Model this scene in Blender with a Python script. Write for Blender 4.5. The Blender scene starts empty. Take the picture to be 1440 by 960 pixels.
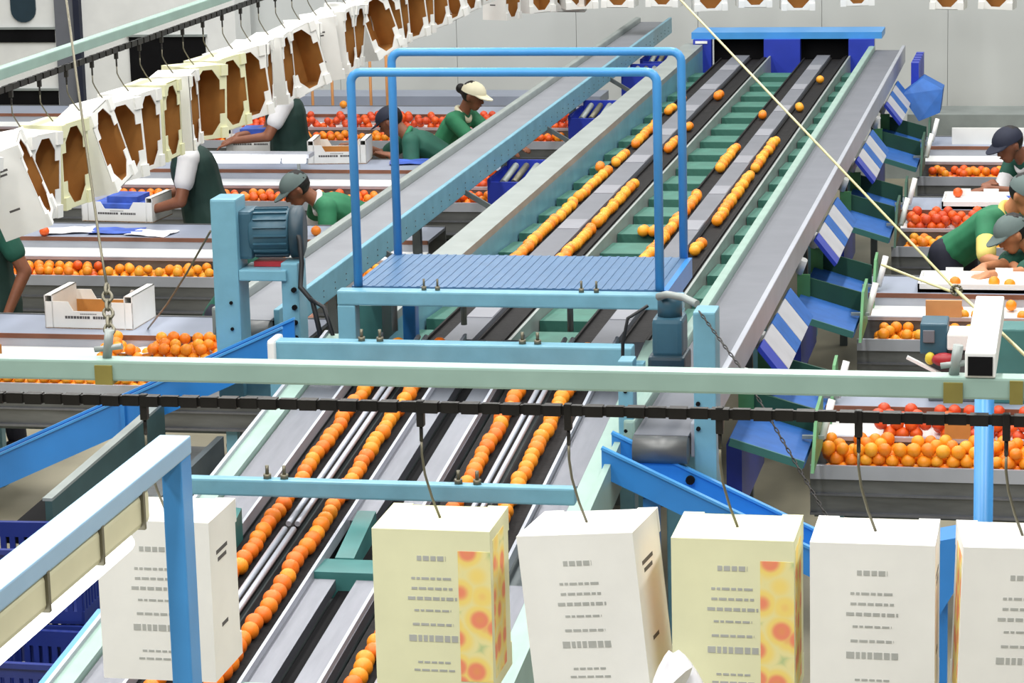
import bpy, bmesh, math, random
from mathutils import Vector, Matrix
random.seed(7)
sc = bpy.context.scene
COL = sc.collection

# ------------------------------------------------------------------ camera
FPX = 4000.0
YAW, PITCH, ROLL = math.radians(11.601), math.radians(12.343), math.radians(-1.477)
CAM = Vector((0, 0, 4.25))
fw = Vector((-math.sin(YAW)*math.cos(PITCH), math.cos(YAW)*math.cos(PITCH), -math.sin(PITCH)))
rt0 = Vector((math.cos(YAW), math.sin(YAW), 0)); up0 = rt0.cross(fw)
rt = rt0*math.cos(ROLL) + up0*math.sin(ROLL)
up = -rt0*math.sin(ROLL) + up0*math.cos(ROLL)
cd = bpy.data.cameras.new('camera'); cam = bpy.data.objects.new('camera', cd); COL.objects.link(cam)
m = Matrix((rt, up, -fw)).transposed().to_4x4(); m.translation = CAM
cam.matrix_world = m
cd.sensor_width = 36; cd.lens = FPX/1440*36; cd.clip_start = .1; cd.clip_end = 200
sc.camera = cam

# ------------------------------------------------------------------ light
w = bpy.data.worlds.new('hall_light'); sc.world = w; w.use_nodes = True
bg = w.node_tree.nodes['Background']; bg.inputs[0].default_value = (.93, .96, 1, 1); bg.inputs[1].default_value = .20
def ceiling_lamp(x, y, sx, sy, power):
    l = bpy.data.lights.new('ceiling_lamp', 'AREA'); l.shape = 'RECTANGLE'; l.size = sx; l.size_y = sy
    l.energy = power; l.color = (1, .98, .94)
    o = bpy.data.objects.new('ceiling_lamp', l); COL.objects.link(o); o.location = (x, y, 7.6)
for x in (-8.5, -5, -1.5, 2):
    for y in (3.5, 9.5, 15.5, 21.5):
        ceiling_lamp(x, y, .5, 4.5, 290 if y < 5 else 220)
sc.view_settings.view_transform = 'Standard'; sc.view_settings.look = 'None'
sc.view_settings.gamma = 1; sc.view_settings.use_curve_mapping = False
sc.view_settings.exposure = -.12

# ------------------------------------------------------------------ pixel helpers (a pixel is only a direction)
def ray(x, y): return fw + rt*((x-720)/FPX) - up*((y-480)/FPX)
def Pz(x, y, z): d = ray(x, y); return CAM + d*((z-CAM.z)/d.z)
def Py(x, y, Y): d = ray(x, y); return CAM + d*(Y/d.y)
def Px(x, y, X): d = ray(x, y); return CAM + d*(X/d.x)

# ------------------------------------------------------------------ materials
def lin(c): return tuple(((v/255)/12.92 if v/255 <= .04045 else ((v/255+.055)/1.055)**2.4) for v in c)
MATS = {}
def mat(name, rgb, rough=.5, metal=0., var=.08, scale=6., bump=0., bscale=60., coat=0., spec=.5, emit=None, stretch=None, sss=0):
    if name in MATS: return MATS[name]
    m = bpy.data.materials.new(name); m.use_nodes = True
    nt = m.node_tree; b = nt.nodes['Principled BSDF']
    c = lin(rgb)
    b.inputs['Roughness'].default_value = rough; b.inputs['Metallic'].default_value = metal
    b.inputs['Specular IOR Level'].default_value = spec
    if coat: b.inputs['Coat Weight'].default_value = coat
    tc = nt.nodes.new('ShaderNodeTexCoord'); src = tc.outputs['Object']
    if stretch:
        mp = nt.nodes.new('ShaderNodeMapping'); mp.inputs['Scale'].default_value = stretch
        nt.links.new(src, mp.inputs[0]); src = mp.outputs[0]
    if var:
        n = nt.nodes.new('ShaderNodeTexNoise'); n.inputs['Scale'].default_value = scale; n.inputs['Detail'].default_value = 5
        nt.links.new(src, n.inputs['Vector'])
        r = nt.nodes.new('ShaderNodeValToRGB')
        r.color_ramp.elements[0].position = .3; r.color_ramp.elements[1].position = .7
        r.color_ramp.elements[0].color = (*[v*(1-var*1.6) for v in c], 1)
        r.color_ramp.elements[1].color = (*[min(1, v*(1+var)) for v in c], 1)
        nt.links.new(n.outputs[0], r.inputs[0]); nt.links.new(r.outputs[0], b.inputs['Base Color'])
    else: b.inputs['Base Color'].default_value = (*c, 1)
    if bump:
        n2 = nt.nodes.new('ShaderNodeTexNoise'); n2.inputs['Scale'].default_value = bscale; n2.inputs['Detail'].default_value = 4
        nt.links.new(src, n2.inputs['Vector'])
        bp = nt.nodes.new('ShaderNodeBump'); bp.inputs['Strength'].default_value = bump; bp.inputs['Distance'].default_value = .01
        nt.links.new(n2.outputs[0], bp.inputs['Height']); nt.links.new(bp.outputs[0], b.inputs['Normal'])
    if emit:
        b.inputs['Emission Color'].default_value = (*lin(emit[0]), 1); b.inputs['Emission Strength'].default_value = emit[1]
    MATS[name] = m; return m
M = dict(
 paint=mat('pale_blue_paint', (112, 164, 184), .38, var=.07, scale=9, bump=.05),
 paint2=mat('rail_green_paint', (146, 174, 164), .4, var=.06, scale=7),
 sky=mat('sky_blue_paint', (70, 148, 214), .35, var=.05),
 deck=mat('deck_blue_paint', (76, 112, 150), .4, var=.06, scale=14, bump=.1),
 chute=mat('chute_blue_paint', (48, 128, 204), .33, var=.06, scale=5),
 royal=mat('royal_blue_plastic', (38, 58, 172), .4, var=.08),
 flapblue=mat('blue_cushion', (36, 98, 176), .6, var=.1, scale=12),
 teal=mat('teal_pad', (56, 112, 98), .6, var=.12, scale=10, bump=.1),
 tealdark=mat('teal_housing', (64, 120, 118), .45, var=.1),
 dgreen=mat('dark_green_board', (30, 76, 58), .6, var=.12),
 lgreen=mat('green_side_plate', (88, 150, 98), .5, var=.12),
 steel=mat('brushed_steel', (128, 130, 138), .42, metal=.8, var=.06, scale=4, stretch=(8, .6, 8), bump=.04),
 steelw=mat('bright_steel', (176, 180, 190), .42, metal=.35, var=.05, scale=5),
 darksteel=mat('dull_steel', (112, 114, 114), .42, metal=.5, var=.2, scale=3, stretch=(1, 5, 5)),
 frame=mat('machine_frame_grey', (96, 104, 106), .5, metal=.3, var=.15),
 black=mat('black_rubber', (30, 29, 30), .75, var=.2, scale=20, bump=.15, spec=.2),
 blackm=mat('black_metal', (16, 16, 18), .8, var=.2, spec=.15),
 belt=mat('grey_belt', (108, 111, 119), .6, var=.06, scale=5, bump=.05),
 beltw=mat('light_belt', (126, 129, 136), .55, var=.06, scale=4, bump=.05),
 railw=mat('grey_white_rail', (152, 160, 158), .45, metal=.2, var=.08),
 white=mat('white_paint', (236, 238, 236), .45, var=.03),
 card=mat('white_carton', (234, 234, 230), .7, var=.04, scale=5),
 cardy=mat('cream_carton', (226, 226, 188), .7, var=.05, scale=5),
 cardin=mat('brown_carton_inside', (184, 130, 66), .8, var=.1, scale=7, bump=.05),
 ink=mat('grey_print', (86, 84, 84), .7, var=.1),
 inklt=mat('light_grey_print', (172, 174, 170), .7, var=.1),
 table=mat('table_laminate', (146, 154, 172), .4, var=.05, scale=4),
 wood=mat('table_edge_brown', (120, 76, 56), .6, var=.15),
 cardboard=mat('cardboard_sheet', (200, 150, 98), .75, var=.08),
 paper=mat('white_paper', (240, 240, 246), .7, var=.03),
 bpaper=mat('blue_print_paper', (62, 96, 190), .6, var=.25, scale=9),
 skin=mat('brown_skin', (134, 84, 60), .5, var=.06, scale=20),
 skinl=mat('light_brown_skin', (196, 132, 92), .5, var=.06, scale=20),
 apron=mat('dark_green_apron', (26, 56, 50), .75, var=.15, scale=5, bump=.25, bscale=9),
 shirt=mat('green_shirt', (44, 122, 84), .75, var=.14, scale=6, bump=.3, bscale=10),
 shirtd=mat('dark_green_shirt', (28, 88, 72), .75, var=.14, scale=6, bump=.3, bscale=10),
 shirtw=mat('white_tshirt', (222, 222, 224), .75, var=.05, bump=.25, bscale=10),
 shirty=mat('yellow_tshirt', (232, 214, 120), .75, var=.06, bump=.25, bscale=10),
 navy=mat('navy_trousers', (28, 30, 46), .8, var=.15, bump=.2, bscale=12),
 capn=mat('navy_cap', (26, 32, 52), .75, var=.1),
 capg=mat('grey_cap', (96, 112, 110), .75, var=.1),
 capc=mat('cream_cap', (236, 230, 200), .75, var=.05),
 hair=mat('black_hair', (20, 16, 15), .6, var=.2, bump=.4, bscale=80),
 wire=mat('steel_wire', (116, 112, 96), .45, metal=.6, var=.1),
 wiregold=mat('galvanised_stay', (206, 200, 150), .45, metal=.2, var=.08),
 chain=mat('oily_chain', (40, 38, 36), .45, metal=.5, var=.2),
 motor=mat('motor_blue_grey', (54, 92, 110), .4, var=.12),
 motord=mat('motor_dark', (38, 60, 72), .45, var=.12),
 cable=mat('black_cable', (22, 24, 28), .5, var=.1),
 lampbody=mat('cream_lamp_housing', (224, 220, 186), .4, var=.04),
 brass=mat('brass_clamp', (150, 140, 76), .45, metal=.4, var=.15),
 crate=mat('blue_crate_plastic', (34, 50, 122), .4, var=.08),
 orangep=mat('orange_pole_paint', (186, 128, 70), .5, var=.1),
 red=mat('red_plastic', (170, 44, 52), .4, var=.1),
 yellow=mat('yellow_plastic', (222, 200, 60), .45, var=.08),
 leather=mat('black_shoe', (24, 22, 22), .4, var=.1),
)
M['boardw'] = mat('white_board', (186, 188, 194), .5, var=.06)
M['splice'] = mat('belt_splice', (136, 138, 146), .6, var=.04)
M['darkteal'] = mat('dark_teal_steel', (58, 84, 84), .5, var=.12)
M['armpaint'] = mat('pale_arm_paint', (150, 186, 216), .4, var=.04)
M['tube'] = mat('lit_fluorescent_tube', (255, 255, 255), .4, var=0, emit=((246, 250, 255), 3.0))
M['picture'] = mat('printed_fruit_picture', (238, 150, 60), .6, var=0)
nt = M['picture'].node_tree
vo = nt.nodes.new('ShaderNodeTexVoronoi'); vo.inputs['Scale'].default_value = 17
tc = nt.nodes.new('ShaderNodeTexCoord'); nt.links.new(tc.outputs['Object'], vo.inputs['Vector'])
rp = nt.nodes.new('ShaderNodeValToRGB'); rp.color_ramp.interpolation = 'EASE'
rp.color_ramp.elements[0].color = (*lin((232, 150, 96)), 1); rp.color_ramp.elements[1].color = (*lin((176, 196, 140)), 1)
for p_, c_ in ((.28, (236, 140, 108)), (.5, (240, 214, 120)), (.75, (232, 222, 160))):
    e = rp.color_ramp.elements.new(p_); e.color = (*lin(c_), 1)
nt.links.new(vo.outputs['Distance'], rp.inputs[0]); nt.links.new(rp.outputs[0], nt.nodes['Principled BSDF'].inputs['Base Color'])
ORM = [mat('orange_peel_%d' % i, c, .42, var=.1, scale=25, bump=.12, bscale=260) for i, c in enumerate(
    [(236, 128, 20), (242, 146, 24), (230, 112, 16), (246, 164, 40), (226, 92, 22), (214, 78, 34)])]

# ------------------------------------------------------------------ mesh builder
class MB:
    def __init__(s): s.v = []; s.f = []; s.m = []; s.sm = []
    def add(s, vs, fs, mi=0, smooth=False):
        o = len(s.v); s.v += [Vector(p) for p in vs]
        for f in fs: s.f.append([i+o for i in f]); s.m.append(mi); s.sm.append(smooth)
        return s
    def hexa(s, p, mi=0):      # 8 points: bottom 4 ccw, top 4 ccw
        return s.add(p, [(3, 2, 1, 0), (4, 5, 6, 7), (0, 1, 5, 4), (1, 2, 6, 5), (2, 3, 7, 6), (3, 0, 4, 7)], mi)
    def box(s, x0, x1, y0, y1, z0, z1, mi=0):
        return s.hexa([(x0, y0, z0), (x1, y0, z0), (x1, y1, z0), (x0, y1, z0), (x0, y0, z1), (x1, y0, z1), (x1, y1, z1), (x0, y1, z1)], mi)
    def bbox(s, x0, x1, y0, y1, z0, z1, b=.006, mi=0):   # bevelled box
        bm = bmesh.new(); bmesh.ops.create_cube(bm, size=1)
        for v in bm.verts: v.co = Vector(((x0+x1)/2+v.co.x*(x1-x0), (y0+y1)/2+v.co.y*(y1-y0), (z0+z1)/2+v.co.z*(z1-z0)))
        bmesh.ops.bevel(bm, geom=bm.edges[:], offset=b, segments=2, affect='EDGES', profile=.6)
        return s.frombm(bm, mi)
    def frombm(s, bm, mi=0, smooth=False):
        bm.verts.index_update()
        s.add([v.co.copy() for v in bm.verts], [[v.index for v in f.verts] for f in bm.faces], mi, smooth); bm.free(); return s
    def bar(s, a, b, w, h, mi=0, upv=(0, 0, 1)):   # box section from a to b; w across, h along up
        a = Vector(a); b = Vector(b); d = (b-a).normalized(); u = Vector(upv)
        r = d.cross(u)
        if r.length < 1e-4: r = d.cross(Vector((1, 0, 0)))
        r.normalize(); u = r.cross(d).normalized()
        r = r*w/2; u = u*h/2
        return s.hexa([a-r-u, a+r-u, b+r-u, b-r-u, a-r+u, a+r+u, b+r+u, b-r+u], mi)
    def tube(s, pts, r, n=8, mi=0, cap=True):
        pts = [Vector(p) for p in pts]; rs = r if isinstance(r, (list, tuple)) else [r]*len(pts)
        o = []; prev = None
        for i, p in enumerate(pts):
            d = (pts[min(i+1, len(pts)-1)]-pts[max(i-1, 0)]).normalized()
            if prev is None:
                x = d.orthogonal().normalized()
            else:
                x = prev - d*prev.dot(d); x = x.normalized() if x.length > 1e-5 else d.orthogonal().normalized()
            prev = x; y = d.cross(x)
            o += [p+(x*math.cos(2*math.pi*k/n)+y*math.sin(2*math.pi*k/n))*rs[i] for k in range(n)]
        fs = [(i*n+k, i*n+(k+1) % n, (i+1)*n+(k+1) % n, (i+1)*n+k) for i in range(len(pts)-1) for k in range(n)]
        s.add(o, fs, mi, True)
        if cap:
            b = len(s.v)-len(o)
            s.f.append([b+k for k in reversed(range(n))]); s.f.append([b+(len(pts)-1)*n+k for k in range(n)]); s.m += [mi]*2; s.sm += [False]*2
        return s
    def prism(s, poly, off, mi=0):     # closed polygon of 3-D points extruded by vector off
        n = len(poly); off = Vector(off); P = [Vector(p) for p in poly]
        fs = [list(reversed(range(n))), list(range(n, 2*n))]+[(i, (i+1) % n, n+(i+1) % n, n+i) for i in range(n)]
        return s.add(P+[p+off for p in P], fs, mi)
    def ball(s, c, r, mi=0, sub=2, sc_=(1, 1, 1)):
        bm = bmesh.new(); bmesh.ops.create_icosphere(bm, subdivisions=sub, radius=1)
        for v in bm.verts: v.co = Vector(c)+Vector((v.co.x*r*sc_[0], v.co.y*r*sc_[1], v.co.z*r*sc_[2]))
        return s.frombm(bm, mi, True)
    def capsule(s, a, b, ra, rb, n=12, flat=1., mi=0, side=None):
        a = Vector(a); b = Vector(b); d = b-a
        if d.length < 1e-5: d = Vector((0, 0, 1e-4)); b = a+d
        d = d.normalized()
        x = (Vector(side)-d*Vector(side).dot(d)).normalized() if side is not None else d.orthogonal().normalized()
        y = d.cross(x); rings = []
        for k in range(5):
            t = -math.pi/2+math.pi/2*k/4*.999+.02
            rings.append((a+d*ra*math.sin(t), ra*math.cos(t)))
        for k in range(5):
            t = math.pi/2*k/4*.98
            rings.append((b+d*rb*math.sin(t), rb*math.cos(t)))
        vs = [p+(x*math.cos(2*math.pi*k/n)+y*math.sin(2*math.pi*k/n)*flat)*r for p, r in rings for k in range(n)]
        L = len(rings)
        fs = [(i*n+k, i*n+(k+1) % n, (i+1)*n+(k+1) % n, (i+1)*n+k) for i in range(L-1) for k in range(n)]
        fs += [list(reversed(range(n))), [(L-1)*n+k for k in range(n)]]
        return s.add(vs, fs, mi, True)
    def mesh(s, name, mats, org=Vector()):
        me = bpy.data.meshes.new(name)
        me.from_pydata([tuple(v-org) for v in s.v], [], s.f)
        for mm in (mats if isinstance(mats, (list, tuple)) else [mats]): me.materials.append(M[mm] if isinstance(mm, str) else mm)
        me.polygons.foreach_set('material_index', s.m); me.polygons.foreach_set('use_smooth', s.sm); me.update()
        return me
    def build(s, name, mats, parent=None):
        org = parent_org(parent)
        o = bpy.data.objects.new(name, s.mesh(name, mats, org)); COL.objects.link(o); o.parent = parent
        return o
def parent_org(p):
    v = Vector()
    while p is not None: v += p.location; p = p.parent
    return v
def tag(o, label=None, cat=None, group=None, kind=None):
    if label: o['label'] = label
    if cat: o['category'] = cat
    if group: o['group'] = group
    if kind: o['kind'] = kind
    return o
def thing(name, label, cat, loc=(0, 0, 0), group=None):
    o = bpy.data.objects.new(name, None); COL.objects.link(o); o.location = loc; o.empty_display_size = .05
    return tag(o, label, cat, group)
def single(name, mb, mats, label, cat, group=None, org=None):
    c = sum(mb.v, Vector())/len(mb.v); c.z = min(v.z for v in mb.v)
    o = bpy.data.objects.new(name, mb.mesh(name, mats, c)); COL.objects.link(o); o.location = c
    return tag(o, label, cat, group)
def copy_tree(o, parent=None):
    c = o.copy(); COL.objects.link(c); c.parent = parent
    for ch in list(o.children): copy_tree(ch, c)
    return c
def bolt(mb, x, y, z, r=.011, h=.045, mi=0):
    mb.tube([(x, y, z), (x, y, z+h*.35)], r*1.5, 6, mi); mb.tube([(x, y, z+h*.3), (x, y, z+h)], r*.7, 6, mi)

# ================================================================== THE SETTING
fl = mat('concrete_floor', (166, 160, 138), .55, var=.22, scale=.9, bump=.1, bscale=30)
b = MB().box(-14, 6, -2, 26.4, -.1, 0); o = b.build('floor', fl); tag(o, 'grey worn concrete floor of the packing hall', kind='structure')
wl = mat('wall_panel_white', (202, 206, 205), .6, var=.03, scale=.7)
wb = tag(MB().box(-14, 6, 26.3, 26.5, 0, 8).build('wall_back', wl), 'pale grey panelled back wall of the hall', kind='structure')
x = -13.9
while x < 6:      # wall cladding panels with recessed joints
    MB().box(x, x+1.146, 26.27, 26.3, 0.02, 8).build('wall_panel', wl, wb); x += 1.15
tag(MB().box(-14, 6, 26.24, 26.27, 0, .35).build('trim_1', 'railw'), 'grey kick trim along the back wall', kind='structure')

# ================================================================== SIZING CONVEYOR (far section)
ZU = 1.46
sz = thing('sizing_conveyor', 'long grey fruit sizing conveyor with rows of teal drop pads', 'conveyor', (-2.4, 18, 0))
YA, YB = 12.35, 23.6
MB().box(-3.30, -3.14, YA, YB, 1.52, 1.56).box(-3.30, -3.275, YA, YB, 1.2, 1.52).build('side_wall', 'railw', sz)
MB().box(-3.165, -3.14, YA, YB, 1.25, 1.52).build('inner_wall', 'paint', sz)
MB().box(-3.27, -1.78, YA, YB, 1.12, 1.2).build('bed_frame', 'frame', sz)
for i, lx in enumerate((-2.95, -2.70, -2.255, -2.03)):
    MB().box(lx-.052, lx+.052, YA, YB, 1.38, ZU-.035).box(lx-.052, lx-.042, YA, YB, ZU-.035, ZU-.02).box(lx+.042, lx+.052, YA, YB, ZU-.035, ZU-.02).build('lane_belt', 'black', sz)
for x0, x1 in ((-2.892, -2.758), (-2.197, -2.088)):
    o = MB().box(x0, x1, YA, YB, 1.38, ZU).build('centre_belt', 'belt', sz)
    y = 13.0
    while y < 23: MB().box(x0+.004, x1-.004, y, y+.3, ZU, ZU+.003).build('splice_patch', 'splice', o); y += 1.2
for x0, x1 in ((-2.645, -2.585), (-1.975, -1.927)):
    n = 3
    for k in range(n):
        wv = (x1-x0)/n
        MB().box(x0+k*wv, x0+(k+1)*wv-.005, YA, YB, 1.36, ZU-.01+.006*(k % 2)).build('round_belt', 'black', sz)
    MB().box(x1, x1+.014, YA, YB, 1.3, ZU+.005).build('edge_strip', 'railw', sz)
pad = None
def make_pad(x0, x1):
    L = .43
    b = MB().hexa([(x0, 0, .015), (x1, 0, .015), (x1, L, -.005), (x0, L, -.005), (x0, 0, .05), (x1, 0, .05), (x1, L, .03), (x0, L, .03)])
    b.hexa([(x0, 0, -.06), (x1, 0, -.06), (x1, .02, -.06), (x0, .02, -.06), (x0, 0, .015), (x1, 0, .015), (x1, .02, .015), (x0, .02, .015)])
    return b.mesh('drop_pad', 'teal')
for x0, x1 in ((-3.13, -3.01), (-2.568, -2.312), (-1.908, -1.735)):
    me = make_pad(x0+2.4, x1+2.4); y = 12.6
    while y < 23.1:
        o = bpy.data.objects.new('drop_pad', me); COL.objects.link(o); o.parent = sz; o.location = (0, y-18, 1.36); y += .585
for y in (13.2, 16.2, 19.4, 22.6):
    for x in (-3.2, -1.85): MB().box(x-.04, x+.04, y-.04, y+.04, 0, 1.14).build('leg', 'paint', sz)
    MB().box(-3.2, -1.85, y-.03, y+.03, .5, .56).build('cross_member', 'frame', sz)
hd = MB().box(-3.24, -1.66, 23.55, 23.95, 1.60, 1.655).build('end_hood', 'sky', sz)
for x0, x1 in ((-3.22, -3.07), (-2.63, -2.33), (-1.93, -1.72)):
    MB().box(x0, x1, 23.50, 23.60, 1.30, 1.60).build('end_panel', 'royal', sz)
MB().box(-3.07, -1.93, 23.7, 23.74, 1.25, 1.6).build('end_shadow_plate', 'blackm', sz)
MB().box(-3.2, -3.1, 23.49, 23.5, 1.57, 1.59).build('label_plate', 'white', hd)

# ================================================================== FEED CONVEYOR (near section, slopes up away from camera)
def zl(Y): return 1.175+.111*(Y-8.42)         # belt surface
Y0_, Y1_ = 7.6, 11.95
fd = thing('feed_conveyor', 'sloping steel feed conveyor carrying single file oranges in four lanes', 'conveyor', (-2.5, 9.8, 0))
def slope(x0, x1, dz0, dz1, ya=Y0_, yb=Y1_, b=None):
    b = b or MB()
    return b.hexa([(x0, ya, zl(ya)+dz0), (x1, ya, zl(ya)+dz0), (x1, yb, zl(yb)+dz0), (x0, yb, zl(yb)+dz0),
                   (x0, ya, zl(ya)+dz1), (x1, ya, zl(ya)+dz1), (x1, yb, zl(yb)+dz1), (x0, yb, zl(yb)+dz1)])
LOWX = (-2.945, -2.745, -2.29, -2.09)
slope(-3.285, -3.215, -.14, .035).build('side_rail', 'paint2', fd)
slope(-3.30, -3.285, -.16, .05).build('outer_rail', 'steelw', fd)
for ya, yb in ((7.6, 9.32), (9.33, 10.25), (10.26, 11.95)):
    slope(-3.21, -3.045, -.02, .012, ya, yb).build('steel_plate', 'steel', fd)
    if ya == 9.33: ya = 9.86
    slope(-2.672, -2.572, -.02, .02, ya, yb).build('steel_plate', 'steel', fd)
    slope(-2.496, -2.392, -.02, .02, ya, yb).build('steel_plate', 'steel', fd)
    slope(-1.975, -1.865, -.02, .02, ya, yb).build('steel_plate', 'steel', fd)
slope(-2.57, -2.498, -.05, -.03).build('slot_floor', 'blackm', fd)
slope(-3.2, -1.87, -.1, -.06).build('bed_plate', 'frame', fd)
for lx in LOWX:
    slope(lx-.078, lx+.078, -.04, -.0).build('lane_belt', 'black', fd)
for lx in ((LOWX[0]+LOWX[1])/2, (LOWX[2]+LOWX[3])/2):
    for dx in (-.017, .017):
        b = MB()
        for ya, yb in ((7.6, 8.55), (8.6, 9.7), (9.75, 11.9)):
            b.tube([(lx+dx, ya, zl(ya)+.045), (lx+dx, yb, zl(yb)+.045)], .011, 8)
        b.build('guide_rod', 'steelw', fd)
for lx in (-2.662, -2.40, -1.985, -3.04):
    slope(lx-.006, lx+.006, .0, .045).build('lane_guard', 'steelw', fd)
slope(-1.86, -1.79, -.14, .03).build('side_rail', 'paint2', fd)
slope(-1.79, -1.765, -.14, .05).build('outer_rail', 'paint2', fd)
slope(-3.345, -3.30, -.2, .02, 7.6, 9.0).build('lower_rail', 'sky', fd)
def cross_beam(x0, x1, y, z0, z1, dy, pairs, name='cross_beam', col='paint'):
    o = MB().bbox(x0, x1, y-dy/2, y+dy/2, z0, z1, .008).build(name, col, fd)
    for px in pairs:
        b = MB(); bolt(b, px, y, z1, .011, .05); b.build('bolt', 'wire', o)
    return o
cross_beam(-3.39, -1.83, 11.42, 1.60, 1.69, .09, (-2.995, -2.915, -2.30, -2.235))
MB().bbox(-3.395, -3.36, 11.35, 11.5, 1.60, 1.7, .015).build('beam_end_cap', 'white', fd)
cross_beam(-3.26, -1.79, 9.8, 1.46, 1.525, .055, (-2.95, -2.885, -2.225, -2.155))
for x in (-3.36, -1.82):
    MB().bar((x, 11.42, 0), (x, 11.42, 1.62), .07, .07, upv=(0, 1, 0)).build('leg', 'paint', fd)
for x in (-3.25, -1.8):
    for y in (8.2, 9.8): MB().bar((x, y, 0), (x, y, zl(y)+.05), .07, .07, upv=(0, 1, 0)).build('leg', 'paint', fd)
# teal housings under beam C and steel plates
MB().hexa([(-3.2, 9.35, 1.2), (-3.03, 9.35, 1.2), (-3.03, 9.72, 1.25), (-3.2, 9.72, 1.25), (-3.2, 9.35, 1.36), (-3.03, 9.35, 1.32), (-3.03, 9.72, 1.43), (-3.2, 9.72, 1.45)]).build('drive_housing', 'tealdark', fd)
MB().box(-2.665, -2.40, 9.34, 9.50, 1.22, 1.315).build('drive_housing', 'tealdark', fd)
MB().hexa([(-2.62, 9.5, 1.26), (-2.55, 9.5, 1.26), (-2.55, 9.84, 1.28), (-2.62, 9.84, 1.28), (-2.62, 9.5, 1.32), (-2.55, 9.5, 1.32), (-2.55, 9.84, 1.40), (-2.62, 9.84, 1.40)]).build('guide_plate', 'tealdark', fd)
MB().prism([(-2.67, 8.0, zl(8.0)+.025), (-2.39, 8.0, zl(8.0)+.025), (-2.39, 8.45, zl(8.45)+.025), (-2.67, 8.45, zl(8.45)+.025)], (0, 0, .008)).build('cover_plate', 'paint2', fd)
b = MB()
for x in (-2.63, -2.43):
    for y in (8.1, 8.38): b.ball((x, y, zl(y)+.036), .01, 0, 1)
b.build('cover_screw', 'wire', fd)
# hangers between platform and feed bed
for x, y in ((-2.98, 11.95), (-2.7, 12.1), (-2.2, 12.0)):
    MB().tube([(x, y, 1.62), (x, y, 1.79)], .014).build('hanger_rod', 'railw', fd)
MB().box(-3.2, -3.05, 12.0, 12.25, 1.55, 1.72).build('gear_box', 'tealdark', fd)

# ================================================================== CROSSING PLATFORM
pf = thing('crossing_platform', 'light blue ribbed crossing platform with two pipe handrails over the conveyor', 'platform', (-2.44, 12.16, 0))
dk = MB().box(-3.13, -1.76, 11.80, 12.55, 1.815, 1.85).build('deck', 'deck', pf)
b = MB(); x = -3.12
while x < -1.77: b.box(x, x+.014, 11.8, 12.55, 1.85, 1.8525); x += .04
b.build('anti_slip_ribs', 'deck', dk)
bm_ = MB().bbox(-3.17, -1.66, 11.69, 11.77, 1.785, 1.85, .008).build('front_beam', 'paint', pf)
for px in (-2.79, -2.73, -2.1, -2.035):
    b = MB(); bolt(b, px, 11.73, 1.85, .008, .05); b.build('bolt', 'wire', bm_)
MB().bbox(-3.17, -3.09, 11.69, 11.77, 0, 1.785, .006).build('leg', 'paint', pf)
MB().bbox(-1.74, -1.66, 11.69, 11.77, 0, 1.785, .006).build('leg', 'paint', pf)
MB().bbox(-3.06, -3.0, 12.42, 12.5, 0, 1.815, .006).build('leg', 'chute', pf)
MB().bbox(-1.83, -1.77, 12.42, 12.5, 0, 1.815, .006).build('leg', 'chute', pf)
MB().box(-1.76, -1.735, 11.8, 12.55, 1.76, 1.85).build('side_skirt', 'chute', pf)
for y in (11.80, 12.54):
    xl, xr, zt, r = -3.10, -1.772, 2.785, .0195
    c = .045; pts = [(xl, y, 1.85), (xl, y, zt-c)]
    pts += [(xl+c-c*math.cos(a), y, zt-c+c*math.sin(a)) for a in [math.radians(k) for k in (20, 45, 70)]]
    pts += [(xl+c, y, zt), (xr-c, y, zt)]
    pts += [(xr-c+c*math.sin(a), y, zt-c+c*math.cos(a)) for a in [math.radians(k) for k in (20, 45, 70)]]
    pts += [(xr, y, zt-c), (xr, y, 1.85)]
    MB().tube(pts, r, 10).build('handrail', 'sky', pf)

# ================================================================== BELT CONVEYORS ON EITHER SIDE
def belt_conveyor(name, label, xa, xb, ya, yb, z, lr, rr, beltm, bolts=True):
    t = thing(name, label, 'conveyor', ((xa+xb)/2, ya, 0))
    MB().box(xa, xb, ya, yb, z-.012, z).box(xa, xb, ya+.1, yb, z-.1, z-.088).build('belt', beltm, t)
    lo = MB().bbox(xa-.05, xa-.002, ya+.05, yb, z-.09, z+.045, .012).build('side_rail', lr, t)
    ro = MB().bbox(xb+.002, xb+.03, ya+.05, yb, z-.10, z+.04, .006).build('side_rail', rr, t)
    b = MB(); y = ya+.4
    while bolts and y < yb-.1:
        for zz in (z-.03, z-.06): b.ball((xb+.031, y, zz), .0045, 0, 1)
        y += .22
    if bolts: b.build('rail_bolts', 'frame', ro)['kind'] = 'stuff'
    MB().tube([(xa, ya, z-.058), (xb, ya, z-.058)], .056, 20).build('end_roller', 'darksteel', t)
    MB().tube([(xa, yb, z-.058), (xb, yb, z-.058)], .056, 16).build('end_roller', 'darksteel', t)
    return t
lb = belt_conveyor('reject_belt', 'long grey belt conveyor ending at blue motor post beside packing tables', -3.95, -3.70, 12.45, 25.4, 1.55, 'railw', 'paint', 'beltw')
for y in (14.6, 16.6, 19.3, 22.0):
    MB().bar((-3.98, y, 0), (-3.98, y, 1.47), .05, .05, upv=(0, 1, 0)).build('leg', 'frame', lb)
    MB().bar((-3.69, y, 1.47), (-3.34, y+.05, 1.25), .03, .03).build('brace', 'frame', lb)
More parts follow.
